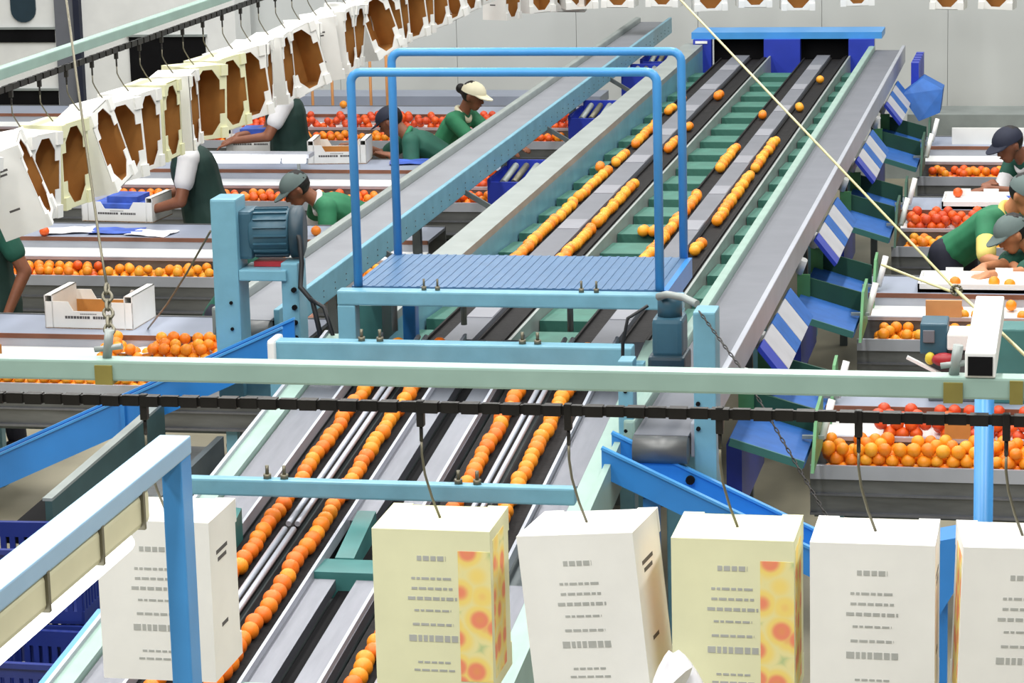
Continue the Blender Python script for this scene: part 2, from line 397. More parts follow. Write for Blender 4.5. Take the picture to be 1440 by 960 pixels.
# drive frame with motor
xl, xr, yf = -3.83, -3.47, 12.02
MB().bbox(xl, xl+.12, yf, yf+.16, 1.28, 2.19, .01).build('drive_post', 'paint', lb)
MB().bbox(xr-.05, xr+.03, yf+.02, yf+.16, 1.28, 1.90, .008).build('drive_post', 'paint', lb)
MB().box(xl+.02, xr, yf+.05, yf+.12, 1.28, 1.36).build('post_tie', 'paint', lb)
for x in (xl+.3, ): MB().tube([(x, yf+.09, 0), (x, yf+.09, 1.3)], .02, 10).build('leg', 'chute', lb)
MB().bbox(xl+.12, xr-.02, yf-.0, yf+.2, 1.82, 1.87, .006).build('motor_shelf', 'paint', lb)
b = MB()
for z in (1.78, 1.70, 1.63, 1.56): b.tube([(xr+.01, yf+.02, z), (xr+.01, yf+.005, z)], .012, 8)
for z in (1.72, 1.60): b.tube([(xl+.08, yf+.0, z), (xl+.08, yf-.008, z)], .008, 8)
b.build('post_bolts', 'blackm', lb)['kind'] = 'stuff'
def motor(t, c, d, L, R):
    c = Vector(c); d = Vector(d).normalized()
    mo = MB().tube([c-d*L*.5, c-d*L*.46, c+d*L*.22, c+d*L*.25], [R*.8, R, R, R*.9], 20).build('motor', 'motor', t)
    s_ = d.cross(Vector((0, 0, 1))).normalized(); n = 18
    b = MB()
    for k in range(n):
        a = 2*math.pi*k/n; rd = s_*math.cos(a)+Vector((0, 0, 1))*math.sin(a)
        b.bar(c-d*L*.4+rd*R*1.03, c+d*L*.2+rd*R*1.03, .006, R*.12, upv=rd)
    b.build('cooling_fins', 'motor', mo)
    MB().tube([c+d*L*.25, c+d*L*.45, c+d*L*.5], [R*1.12, R*1.12, R*.8], 20).build('fan_cover', 'motord', mo)
    q = c-s_*R*1.1-d*L*.1
    MB().bbox(q.x-.06, q.x+.06, q.y-.05, q.y+.05, q.z-.05, q.z+.06, .01).build('terminal_box', 'motord', mo)
    g = c-d*L*.62
    MB().bbox(g.x-.06, g.x+.06, g.y-.08, g.y+.08, g.z-R*1.05, g.z+R*1.05, .015).build('gearbox', 'motor', mo)
    return mo
motor(lb, (-3.56, 12.16, 2.02), (1, .15, 0), .25, .105)
MB().tube([(-3.47, 12.1, 2.08), (-3.43, 12.06, 2.0), (-3.42, 12.04, 1.9), (-3.42, 12.0, 1.8), (-3.36, 11.98, 1.74), (-3.33, 11.97, 1.6), (-3.33, 11.97, 1.4)], .012, 8).build('power_cable', 'cable', lb)
MB().tube([(-3.37, 11.98, 1.75), (-3.30, 11.95, 1.72), (-3.26, 11.93, 1.6), (-3.25, 11.92, 1.3)], .010, 8).build('power_cable', 'cable', lb)
MB().box(-3.66, -3.50, 12.1, 12.2, 1.872, 1.895).build('motor_foot', 'red', lb)

rb = belt_conveyor('return_belt', 'wide grey belt conveyor with pale rails beside the blue distributor chutes', -1.715, -1.50, 10.68, 23.6, 1.50, 'paint2', 'steelw', 'belt', False)
for y in (13.5, 16.3, 19.1, 21.9):
    MB().bar((-1.6, y, 0), (-1.6, y, 1.40), .05, .05, upv=(0, 1, 0)).build('leg', 'frame', rb)
MB().bbox(-1.483, -1.395, 10.72, 10.86, 0, 1.985, .008).build('drive_post', 'paint', rb)
MB().bbox(-1.785, -1.725, 10.74, 10.84, 0, 1.78, .006).build('drive_post', 'paint', rb)
MB().box(-1.73, -1.48, 10.77, 10.83, 1.66, 1.70).build('tie_bar', 'sky', rb)
b = MB()
for z in (1.62, 1.52): b.tube([(-1.465, 10.725, z), (-1.465, 10.71, z)], .009, 8)
for z in (1.66, 1.5): b.tube([(-1.755, 10.745, z), (-1.755, 10.73, z)], .008, 8)
b.build('post_bolts', 'blackm', rb)['kind'] = 'stuff'
mo = MB().bbox(-1.685, -1.56, 10.98, 11.14, 1.74, 1.90, .02).build('motor', 'motor', rb)
MB().bbox(-1.70, -1.55, 10.96, 11.16, 1.66, 1.75, .015).build('gearbox', 'motord', mo)
MB().tube([(-1.62, 11.05, 1.90), (-1.62, 11.05, 1.985)], .05, 14).build('fan_cover', 'motor', mo)
MB().tube([(-1.66, 11.0, 1.985), (-1.62, 10.98, 2.0), (-1.55, 10.95, 1.995), (-1.49, 10.9, 1.98)], .016, 8).build('conduit', 'railw', mo)
MB().tube([(-1.70, 11.0, 1.95), (-1.78, 10.98, 1.9), (-1.80, 10.97, 1.8), (-1.81, 10.97, 1.4)], .007, 8).build('power_cable', 'cable', rb)

# blue reject chutes
def chute(name, label, a, b, y0, y1, hgt, thick=.012):
    ax, az = a; bx, bz = b
    t = thing(name, label, 'chute', ((ax+bx)/2, (y0+y1)/2, 0))
    for y in (y0, y1):
        p = MB().prism([(ax, y, az-hgt), (bx, y, bz-hgt), (bx, y, bz), (ax, y, az)], (0, thick, 0)).build('side_plate', 'chute', t)
        MB().bar((ax, y+thick/2, az), (bx, y+thick/2, bz), .026, .01).build('folded_edge', 'sky', p)
    MB().prism([(ax, y0+thick, az-hgt), (bx, y0+thick, bz-hgt), (bx, y1, bz-hgt), (ax, y1, az-hgt)], (0, 0, .01)).build('floor_plate', 'chute', t)
    return t
c1 = chute('reject_chute', 'long bright blue sloping chute below the post-mounted motor', (-3.45, 1.66), (-4.93, .995), 11.78, 11.98, .155)
for x in (-4.2, ): MB().bar((x, 11.88, 0), (x, 11.88, 1.16), .05, .05, upv=(0, 1, 0)).build('leg', 'chute', c1)
MB().box(-4.21, -4.19, 11.76, 11.785, 1.14, 1.34).build('joint_plate', 'chute', c1)
c2 = chute('reject_chute', 'short blue sloping chute under the steel end roller', (-1.80, 1.51), (-.75, 1.02), 10.42, 10.66, .115)
MB().tube([(-1.49, 10.655, 1.33), (-1.49, 10.64, 1.33)], .018, 10).build('bolt', 'blackm', c2)
MB().bar((-.95, 10.54, 0), (-.95, 10.54, 1.05), .06, .06, upv=(0, 1, 0)).build('leg', 'chute', c2)
MB().bar((-1.62, 10.5, 0), (-1.62, 10.5, 1.3), .06, .06, upv=(0, 1, 0)).build('leg', 'chute', c2)

# ================================================================== PACKING STATIONS
FRUIT = []     # (pos, r, colour, set, hidden)
def heap(x0, x1, y0, y1, z, layers, cols, setn, dens=1., r=.033, zs=0.):
    rows = max(1, int((y1-y0)/(r*1.9)))
    for l in range(layers):
        for j in range(rows):
            x = x0+r+(r if (j+l) % 2 else 0)
            while x < x1-r:
                d = dens*(1 if l == 0 else .75 - .2*(l-1))
                if random.random() < d:
                    yy = y0+r+(y1-y0-2*r)*(j/max(1, rows-1))
                    rr = r*random.uniform(.9, 1.06)
                    FRUIT.append((Vector((x+random.uniform(-.008, .008), yy+random.uniform(-.006, .006), z+rr+l*r*1.45+zs*(yy-y0)+random.uniform(0, .006))), rr, random.choice(cols), setn))
                x += r*2.0
def station(Y0, xa, xb, label, upper=True, legs=()):
    t = thing('packing_table', label, 'packing table', ((xa+xb)/2, Y0+.5, 0), 'packing tables beside the sizing conveyor')
    xw = xb-xa
    MB().box(xa, xb, Y0-.012, Y0+.006, .79, .855).build('front_lip', 'steelw', t)
    MB().box(xa, xb, Y0+.006, Y0+.27, .775, .79).build('trough_belt', 'darksteel', t)
    p = MB().box(xa, xb, Y0, Y0+.03, .62, .79).build('side_panel', 'darksteel', t)
    MB().box(xa, xb, Y0-.012, Y0, .712, .722).box(xa, xb, Y0-.02, Y0, .62, .632).build('panel_rib', 'steel', p)
    MB().box(xa, xb, Y0+.27, Y0+.29, .775, .915).build('divider', 'darksteel', t)
    MB().box(xa, xb, Y0+.262, Y0+.292, .905, .925).build('tray_lip', 'steelw', t)
    MB().hexa([(xa, Y0+.29, .87), (xb, Y0+.29, .87), (xb, Y0+.57, .915), (xa, Y0+.57, .915), (xa, Y0+.29, .88), (xb, Y0+.29, .88), (xb, Y0+.57, .925), (xa, Y0+.57, .925)]).build('upper_tray', 'white', t)
    MB().box(xa, xb, Y0+.57, Y0+.59, .86, .985).build('back_board', 'steelw', t)
    MB().box(xa, xb, Y0+.575, Y0+1.08, .975, .995).build('table_top', 'table', t)
    MB().box(xa, xb, Y0+.565, Y0+.575, .972, .998).build('table_edge', 'wood', t)
    MB().box(xa, xb, Y0+1.08, Y0+1.10, .70, 1.0).build('rear_skirt', 'darksteel', t)
    MB().box(xa, xb, Y0+.2, Y0+.24, .55, .62).build('under_rail', 'frame', t)
    for lx in legs:
        for ly in (Y0+.06, Y0+1.0):
            MB().box(lx-.03, lx+.03, ly-.03, ly+.03, 0, .66).build('leg', 'paint', t)
    return t
RL = [12.71, 15.43, 18.22, 21.06]
rn = ['packing table by the short blue chute, heaped with bright oranges below red ones',
      'packing table with a pale tray of loose oranges beside blue striped boards',
      'packing table with red oranges in the upper tray near the green shirted worker',
      'packing table with empty white back boards near the back wall']
for i, y in enumerate(RL):
    station(y, -1.22, 1.3, rn[i], legs=(-1.1, .0, 1.1))
LL = [13.97, 16.90, 19.75, 22.75]
ln = ['packing table behind the long blue chute, an open carton on top',
      'packing table with a filled carton and printed papers on its top',
      'packing table with a lit tube lamp over large oranges',
      'far packing table with red oranges below thin orange poles']
for i, y in enumerate(LL):
    station(y, -9.6, -4.12, ln[i], legs=(-9.2, -7.6, -6.1, -4.4))
# fruit in the stations
heap(-1.17, .15, 12.72, 12.97, .79, 3, [0, 1, 1, 3], 'near', 1.35)
heap(.18, 1.2, 12.72, 12.97, .79, 2, [0, 1, 1, 3], 'tray')
heap(-.98, 1.2, 13.02, 13.26, .885, 2, [5, 4, 5], 'tray', .75, zs=.15)
heap(-1.15, 1.2, 15.44, 15.69, .79, 2, [1, 3, 1], 'tray', .95)
heap(-.75, 1.2, 15.74, 15.97, .885, 1, [3, 1], 'tray', .35, zs=.15)
heap(-1.15, 1.2, 18.23, 18.48, .79, 2, [1, 0, 3], 'tray', .95)
heap(-1.15, 1.2, 18.53, 18.77, .885, 2, [5, 4, 4], 'tray', .9, zs=.15)
heap(-1.15, 1.2, 21.07, 21.32, .79, 2, [4, 0, 1], 'tray', .9)
heap(-8.6, -4.2, 13.98, 14.23, .79, 2, [1, 3, 3], 'tray', .95)
heap(-5.25, -4.2, 14.28, 14.52, .885, 2, [0, 1, 3], 'tray', .85, zs=.15)
heap(-6.3, -5.9, 14.28, 14.52, .885, 2, [4, 0], 'tray', .8, zs=.15)
heap(-9.0, -6.15, 16.91, 17.16, .79, 2, [0, 4, 0, 1], 'tray', .95)
heap(-6.15, -4.2, 16.91, 17.16, .79, 2, [3, 1, 3], 'tray', .8)
heap(-9.2, -4.2, 19.76, 20.01, .79, 2, [4, 0, 4, 0], 'tray', .85)
heap(-9.4, -4.2, 22.76, 23.01, .79, 2, [0, 4, 1], 'tray', .9)
heap(-7.6, -4.2, 23.06, 23.3, .885, 2, [5, 4, 5], 'tray', .75, zs=.15)
heap(-4.8, -4.2, 20.06, 20.3, .885, 2, [4, 5], 'tray', .8, zs=.15)
for x, y, z in ((-4.62, 14.9, .995), (-5.35, 17.7, .995), (-5.28, 17.72, .995), (-5.22, 17.66, .995), (-5.3, 17.6, .995), (-5.15, 17.72, .995),
                (-.72, 16.2, .995), (-.5, 16.22, .995), (-.41, 16.15, .995), (-.3, 16.25, .995), (-.84, 19.2, 1.015), (-6.3, 23.7, .995), (-4.7, 23.8, .995), (-6.72, 17.5, .995), (-4.9, 17.62, .995)):
    FRUIT.append((Vector((x, y, z+.033)), .034, random.choice([0, 1, 4]), 'tray'))
# cardboard dividers in the troughs
def slab(name, x0, x1, y0, y1, z0, z1, m_, label, cat, group=None):
    return single(name, MB().box(x0, x1, y0, y1, z0, z1), m_, label, cat, group)
slab('cardboard_divider', -.62, -.50, 12.975, 12.99, .925, 1.02, 'cardin', 'small brown cardboard divider standing between red oranges', 'divider')
slab('cardboard_divider', -5.08, -4.86, 17.16, 17.175, .80, .99, 'cardboard', 'tan cardboard flap hanging from the table beside the blue motor post', 'divider')
slab('cardboard_divider', -5.90, -5.76, 14.24, 14.255, .93, 1.0, 'cardin', 'brown cardboard flap in the tray below the open carton', 'divider')
slab('cardboard_divider', -.86, -.66, 15.70, 15.72, .925, 1.02, 'cardboard', 'tan cardboard sheet upright in the pale orange tray', 'divider')

# ================================================================== DISTRIBUTOR CHUTES ON THE RIGHT
def distributor(Y0, side, label):
    t = thing('distributor_chute', label, 'chute', (side, Y0, 0), 'blue distributor chutes along the conveyor')
    for k, (ya, yb, dz) in enumerate(((-.50, .03, 0), (.42, .82, .0))):
        xl, xr = -1.53, -1.20; zl_, zr = 1.10+dz, 1.00+dz
        bd = MB().hexa([(xl, Y0+ya, zl_-.03), (xr, Y0+ya, zr-.03), (xr, Y0+yb, zr-.03), (xl, Y0+yb, zl_-.03), (xl, Y0+ya, zl_), (xr, Y0+ya, zr), (xr, Y0+yb, zr), (xl, Y0+yb, zl_)]).build('cushion_bed', 'flapblue', t)
        MB().bar((xl, Y0+ya-.006, zl_-.015), (xr, Y0+ya-.006, zr-.015), .012, .036).build('front_edge', 'tealdark', bd)
        MB().prism([(xl, Y0+yb, zl_-.02), (xr, Y0+yb, zr-.02), (xr, Y0+yb, zr+.11), (xl, Y0+yb, zl_+.10)], (0, .015, 0)).build('divider_board', 'dgreen', t)
        MB().box(xl-.02, xl+.05, Y0+yb-.03, Y0+yb-.005, zl_-.03, zl_+.11).build('green_post', 'lgreen', t)
        MB().tube([(xl-.01, Y0+yb-.02, zl_+.12), (xl+.02, Y0+yb-.05, zl_+.20)], .022, 10).build('white_roller', 'white', t)
        MB().prism([(xr+.02, Y0+ya+.1, zr-.08), (xr+.02, Y0+yb+.02, zr-.06), (xr+.02, Y0+yb+.04, zr+.18), (xr+.02, Y0+ya+.3, zr+.16)], (.015, 0, 0)).build('side_plate', 'lgreen' if Y0 < 16 else 'dgreen', t)
        MB().tube([(xr+.05, Y0+yb-.18, zr+.02), (xr+.09, Y0+yb-.13, zr+.19)], .017, 10).build('white_roller', 'white', t)
        MB().box(xr-.04, xr+.06, Y0+yb-.20, Y0+yb-.18, zr+.02, zr+.035).build('roller_bracket', 'railw', t)
    MB().box(-1.57, -1.5, Y0-.3, Y0+.6, .7, 1.02).build('support_box', 'royal', t)
    return t
for i, y in enumerate(RL):
    distributor(y, -1.4, ['blue and green double chute dropping onto the bright orange heap', 'blue and green double chute with light green side plate',
                          'blue double chute with dark green boards beside red oranges', 'blue double chute highest up the conveyor by the back wall'][i])
k = 0
def guard_panel(y, w_, m_, label):
    global k
    b = MB().hexa([(-1.475, y, 1.37), (-1.36, y, 1.225), (-1.36, y+w_, 1.225), (-1.475, y+w_, 1.37), (-1.46, y, 1.385), (-1.345, y, 1.24), (-1.345, y+w_, 1.24), (-1.46, y+w_, 1.385)])
    single('guard_board', b, m_, label, 'board', 'sloping guard boards under the belt')
for y0 in RL[1:]+[23.75]:
    for dy, w_, m_ in ((-2.62, .17, 'royal'), (-2.44, .34, 'boardw'), (-2.09, .24, 'flapblue'), (-1.84, .34, 'boardw'), (-1.49, .26, 'flapblue')):
        guard_panel(y0+dy, w_, m_, {'boardw': 'white sloping guard board fixed under the grey belt', 'flapblue': 'blue sloping guard board between two white boards', 'royal': 'dark blue narrow guard board next to a double chute'}[m_])
gb = MB().prism([(-1.42, 22.3, 1.30), (-1.28, 22.25, 1.10), (-1.12, 22.3, 1.16), (-1.10, 22.35, 1.34), (-1.26, 22.4, 1.42)], (.0, .25, 0))
single('blue_cover', gb, 'flapblue', 'blue polygonal cover plate at the far end of the chutes', 'cover')
gb = MB()
for q in range(5): gb.box(-1.36, -1.30, 22.55+q*.16, 22.66+q*.16, 1.22, 1.52)
single('belt_scraper', gb, 'royal', 'royal blue toothed block beside the far belt end', 'scraper')
# left side blue hoppers
for i, (y, lab) in enumerate(((17.75, 'royal blue hopper beside the sizer wall just beyond the platform'), (20.65, 'royal blue hopper beside the sizer wall by the middle of the belt'), (23.0, 'narrow royal blue hopper beside the far sizer end, nearer of two'), (24.0, 'royal blue hopper standing free beyond the far sizer end'))):
    t = thing('hopper', lab, 'hopper', (-3.55, y, 0), 'blue hoppers between belt and sizer')
    x0, x1, h = -3.70, -3.36, .26 if i in (0, 1) else .16
    for nm, bx in (('front_wall', (x0, x1, y-h-.02, y-h, 1.0, 1.38)), ('rear_wall', (x0, x1, y+h, y+h+.02, 1.05, 1.44)), ('side_wall', (x0-.02, x0, y-h-.02, y+h+.02, 1.0, 1.40)), ('side_wall', (x1, x1+.02, y-h-.02, y+h+.02, 1.0, 1.40)), ('hopper_floor', (x0, x1, y-h, y+h, 1.0, 1.02))):
        MB().box(*bx).build(nm, 'royal', t)
    MB().bar((-3.5, y, 0), (-3.5, y, 1.0), .06, .06, upv=(0, 1, 0)).build('leg', 'frame', t)
    for q in range(4): MB().tube([(x0+.06+q*.07, y-h*.7, 1.36), (x0+.07+q*.07, y+h*.8, 1.41)], .022, 8).build('gate_roller', 'wire' if q % 2 else 'railw', t)

# ================================================================== OVERHEAD CARTON CONVEYOR
YN, XL, YF, RR = 6.45, -4.88, 24.3, 1.0
ZR, ZC = 2.75, 2.645
orr = thing('overhead_rail', 'pale green overhead rail loop carrying the hanging cartons', 'rail', (-2.5, YN, 0))
RX1 = 1.6
MB().bbox(XL-.9, RX1, YN-.028, YN+.028, ZR-.052, ZR, .006).build('rail_beam', 'paint2', orr)
MB().bbox(XL-.028, XL+.028, 7.6, YF-RR, ZR-.052, ZR, .006).build('rail_beam', 'paint2', orr)
b = MB(); b.tube([(XL+RR-RR*math.cos(a), YF-RR+RR*math.sin(a), ZR-.026) for a in [math.radians(5*k) for k in range(19)]]+[(RX1, YF, ZR-.026)], .028, 8)
b.build('rail_beam', 'paint2', orr)
for x in (-2.335, -.288):
    cl = MB().box(x-.022, x+.022, YN-.034, YN+.034, ZR-.06, ZR-.012).build('rail_clamp', 'brass', orr)
    MB().tube([(x, YN, ZR), (x+.01, YN, ZR+.07)], .012, 8).tube([(x-.03, YN, ZR+.02), (x+.04, YN, ZR+.03)], .008, 6).build('clamp_hook', 'railw', cl)
MB().box(-.16, -.13, YN-.034, YN+.034, ZR-.06, ZR-.005).build('rail_clamp', 'brass', orr)
for x, y in ((-.232, YN+.42), ):
    MB().tube([(x, y, 0), (x, y, ZR-.06)], .024, 14).build('rail_post', 'sky', orr)
MB().bbox(-.262, -.192, YN-.03, YN+.62, ZR, ZR+.06, .004).build('cross_tube', 'white', orr)
MB().box(-.255, -.199, YN-.033, YN-.028, ZR+.006, ZR+.05).build('tube_mouth', 'blackm', orr)
# chain below the rail, link by link joined
ch = MB(); path = [(-5.8+i*.05, YN, ZC) for i in range(148)]
for i, (x, y, z) in enumerate(path): ch.box(x, x+.042, y-.014 if i % 2 else y-.008, y+.014 if i % 2 else y+.008, z-.013, z+.013)
ch.box(-5.8, 1.6, YN-.006, YN+.006, ZC-.011, ZC+.011)
o = single('carrier_chain', ch, 'chain', 'dark drive chain running under the pale rail with the printed cartons', 'chain')
ch = MB()
y = 7.7
while y < YF-RR: ch.box(XL-.010, XL+.010, y, y+.08, ZC-.014, ZC+.014); y += .1
ch.box(XL-.005, XL+.005, 7.7, YF-RR, ZC-.008, ZC+.008)
for k in range(18):
    a = math.radians(5*k+2.5); ch.bar((XL+RR-RR*math.cos(a-.05), YF-RR+RR*math.sin(a-.05), ZC), (XL+RR-RR*math.cos(a+.05), YF-RR+RR*math.sin(a+.05), ZC), .02, .028)
ch.box(XL+RR, RX1, YF-.01, YF+.01, ZC-.014, ZC+.014)
single('carrier_chain', ch, 'chain', 'dark drive chain running away under the overhead rail towards the back wall', 'chain')

CL, CW, CDp = .405, .288, .215      # carton length (vertical when hung), width, depth
def carton_meshes():
    t = .004; L, W, D = CL, CW, CDp
    # local: x across width, y depth (opening at +y), z down from 0 to -L
    sh = MB().box(-W/2, W/2, 0, t, -L, 0).box(-W/2, -W/2+t, t, D, -L, 0).box(W/2-t, W/2, t, D, -L, 0).box(-W/2+t, W/2-t, t, D, -t, 0).box(-W/2+t, W/2-t, t, D, -L, -L+t)
    ins = MB().box(-W/2+t, W/2-t, t, t+.002, -L+t, -t).box(-W/2+t, -W/2+t+.002, t, D-.006, -L+t, -t).box(W/2-t-.002, W/2-t, t, D-.006, -L+t, -t).box(-W/2+t, W/2-t, t, D-.006, -t-.002, -t).box(-W/2+t, W/2-t, t, D-.006, -L+t, -L+t+.002)
    lev = [(0, 0), (-.022, 0), (-.022, .035), (-.085, .093), (-.135, .093), (-.135, .132), (-L+.135, .132), (-L+.135, .093), (-L+.085, .093), (-L+.022, .035), (-L+.022, 0), (-L, 0)]
    fl_ = MB()
    for (z0, h0), (z1, h1) in zip(lev[:-1], lev[1:]):
        if abs(z0-z1) < 1e-6: continue
        for s_ in (-1, 1):
            pts = [(s_*W/2, D, z0), (s_*h0, D, z0), (s_*h1, D, z1), (s_*W/2, D, z1)]
            if abs(h0) < 1e-6 and abs(h1) < 1e-6 and s_ < 0: pts = [(-W/2, D, z0), (0, D, z0), (0, D, z1), (-W/2, D, z1)]
            fl_.prism(pts, (0, -.004*1, 0))
    # folded stacking tabs at top and bottom ends
    fl_.box(-W/2, -W/2+.05, D, D+.012, -.06, 0).box(W/2-.05, W/2, D, D+.012, -.06, 0).box(-W/2, -W/2+.05, D, D+.012, -L, -L+.06).box(W/2-.05, W/2, D, D+.012, -L, -L+.06)
    pr = MB()
    rr_ = random.Random(3)
    for z, wd, h in ((-.07, .07, .012), (-.12, .1, .006), (-.145, .1, .006), (-.17, .12, .008), (-.2, .09, .005), (-.235, .1, .006), (-.27, .12, .016), (-.33, .08, .005), (-.35, .1, .005)):
        x = -wd/2
        while x < wd/2:
            ww = rr_.uniform(.008, .02); pr.box(x, min(x+ww, wd/2), -.0008, 0, z-h/2, z+h/2); x += ww+.004
    sp = MB()
    for s_ in (-1, 1):
        xx = s_*(W/2+.0005)
        for z, y0, y1 in ((-.09, .05, .14), (-.11, .06, .13), (-.28, .07, .12)):
            sp.box(min(xx, xx-s_*.001), max(xx, xx-s_*.001), y0, y1, z-.005, z+.005)
    pic = MB()
    xx = W/2+.0007; pic.box(xx-.001, xx, .03, .16, -L+.03, -.03)
    pic2 = MB().box(.065, W/2, -.0009, 0, -L+.03, -.05)
    pic3 = MB().box(-xx, -xx+.001, .03, .16, -L+.03, -.03)
    return dict(sh=sh.mesh('carton_shell', ['card']), shy=sh.mesh('carton_shell_cream', ['cardy']), ins=ins.mesh('carton_lining', ['cardin']), fl=fl_.mesh('carton_flange', ['card']), fly=fl_.mesh('carton_flange_cream', ['cardy']),
                pr=pr.mesh('carton_print', ['inklt']), sp=sp.mesh('carton_side_print', ['ink']), pic=pic.mesh('carton_picture', ['picture']), pic2=pic2.mesh('carton_picture', ['picture']), pic3=pic3.mesh('carton_picture', ['picture']))
CM = carton_meshes()
hook_far = MB().bbox(-.009, .009, -.011, .011, -.028, .036, .003).tube([(0, 0, -.025), (0, 0, -.065)], .005, 6).mesh('hook_trolley', ['chain'])
def rod_mesh(dx, dy, L):
    return MB().tube([(0, 0, -.06), (0, 0, -.10), (dx*.15, dy*.15, -.06-(L-.06)*.45), (dx*.55, dy*.55, -.06-(L-.06)*.75), (dx, dy, -L)], .0035, 6).mesh('hook_rod', ['wire'])
def carton(pos, yaw, tilt, roll_, kind, label, group):
    r = thing('hanging_carton', label, 'carton', pos, group)
    r.rotation_euler = (roll_, tilt, yaw)
    def part(n, me):
        o = bpy.data.objects.new(n, me); COL.objects.link(o); o.parent = r; o.location = (0, -CDp/2, 0); return o
    y = kind in ('cream', 'picture')
    part('shell', CM['shy' if y else 'sh']); part('lining', CM['ins']); part('flange', CM['fly' if y else 'fl'])
    part('print', CM['pr'])['kind'] = 'stuff'
    if kind in ('picture', 'wpicture'):
        for q in ('pic', 'pic2', 'pic3'): part('picture', CM[q])
    else: part('side_print', CM['sp'])['kind'] = 'stuff'
    return r
def hanger(pos, dx, dy, L, label, group):
    r = thing('hook_hanger', label, 'hook', pos, group)
    o = bpy.data.objects.new('trolley', hook_far); COL.objects.link(o); o.parent = r
    o = bpy.data.objects.new('rod', rod_mesh(dx, dy, L)); COL.objects.link(o); o.parent = r
# near run: bottoms of the cartons face the camera
near = [(215, 0, 'card', 'white hanging carton behind the pale blue lamp post', 0), (606, 0, 'picture', 'cream hanging carton with coloured fruit picture at its right edge, over the feed conveyor', .0),
        (815, -.10, 'card', 'plain white hanging carton swung askew between two cream ones', -.12), (1030, 0, 'picture', 'cream hanging carton with fruit picture beside the torn white bag', .0),
        (1227, 0, 'plain', 'plain grey-white hanging carton beside the rail post', .0), (1437, .03, 'wpicture', 'white hanging carton in front of the rail post', .12)]
for px, tl, kd, lab, yw in near:
    p = Py(px, 745, YN-.1); top = 2.37
    pos = Vector((p.x, YN+.0, top))
    carton(pos, yw, tl, 0, kd, lab, 'cartons over the feed conveyor')
    hanger((p.x-.04, YN, ZC-.02), .04, 0, ZC-.02-top, 'hook with thin bent rod above a printed carton', 'hooks over the feed conveyor')
# left run: openings face the conveyor (+X)
y = 11.3; i = 0
kinds = ['card']*60
seq = {}
rnd = random.Random(11)
ly = []
while y < 23.0: ly.append(y); y += .37
tilts = [.05, -.1, .3, -.05, .0, .25, .05, 0, .0, .02, -.03, .05, .1, .0, .05, .22, .0, .1, .05, -.1, .28, .1, .05, .1, 0, .1, .2, 0, .1, 0, 0, 0]
for i, y in enumerate(ly):
    if y < 12.2: kd = 'card'
    kd = {10: 'picture', 11: 'picture', 4: 'cream', 8: 'cream'}.get(i, 'card')
    yaw = -math.pi/2+rnd.uniform(-.6, .35); tl = tilts[i % len(tilts)]
    X = XL+.05
    wh = ['above the open carton table', 'before the lower dark wall opening', 'above the papered table', 'before the white cabinet', 'over the apron worker', 'before the right dark wall opening', 'above the second apron worker', 'before the thin orange poles', 'close to the rail bend'][min(8, int(i/3.6))]
    tw = 'upright' if abs(tl) < .06 else ('slightly tilted' if abs(tl) < .15 else 'strongly tilted')
    lab = {'card': tw+' white open carton on the receding rail '+wh, 'picture': 'cream hanging carton with orange fruit print '+('next to a plain cream one' if i == 10 else 'further along, next to plain white ones'), 'cream': 'plain cream hanging carton '+('over the carton with blue paper' if i == 4 else 'before the row of fruit print cartons')}[kd]
    r = carton((X, y, 2.43), yaw, 0, 0, kd, lab, 'cartons along the rail leading to the back wall')
    r.rotation_euler = (0, 0, yaw)
    r.rotation_mode = 'QUATERNION'
    from mathutils import Quaternion
    r.rotation_quaternion = Quaternion((1, 0, 0), tl*.8) @ Quaternion((0, 1, 0), -tl*.9) @ Quaternion((0, 0, 1), yaw)
    hanger((XL, y-.02, ZC-.02), .05, .02, ZC-.02-2.43, 'hook with thin bent rod on the chain run leading to the back wall', 'hooks on the chain run leading to the back wall')
# turn and far run: openings face the camera
far = []
for k in range(3):
    a = math.radians(15+25*k); far.append((XL+RR-RR*math.cos(a), YF-RR+RR*math.sin(a), -math.pi/2-a))
for px in (738, 802, 872, 936, 997, 1061, 1122, 1204, 1335, 1405): far.append((Py(px, 10, YF).x, YF, math.pi+rnd.uniform(-.25, .25)))
for i, (x, y, yw) in enumerate(far):
    carton((x, y, 2.19+rnd.uniform(-.02, .02)), yw, rnd.uniform(-.04, .04), 0, 'card', 'white open carton hanging in the far row '+('at the rail bend' if i < 3 else 'above the long grey belt end' if x < -3.4 else 'above the blue end hood of the sizer' if x < -1.7 else 'against bare wall beyond the blue chutes'), 'cartons in front of the back wall')
    hanger((x, y, ZC-.02), 0, 0, ZC-.02-2.2, 'hook with long rod in the far row by the back wall', 'hooks in front of the back wall')

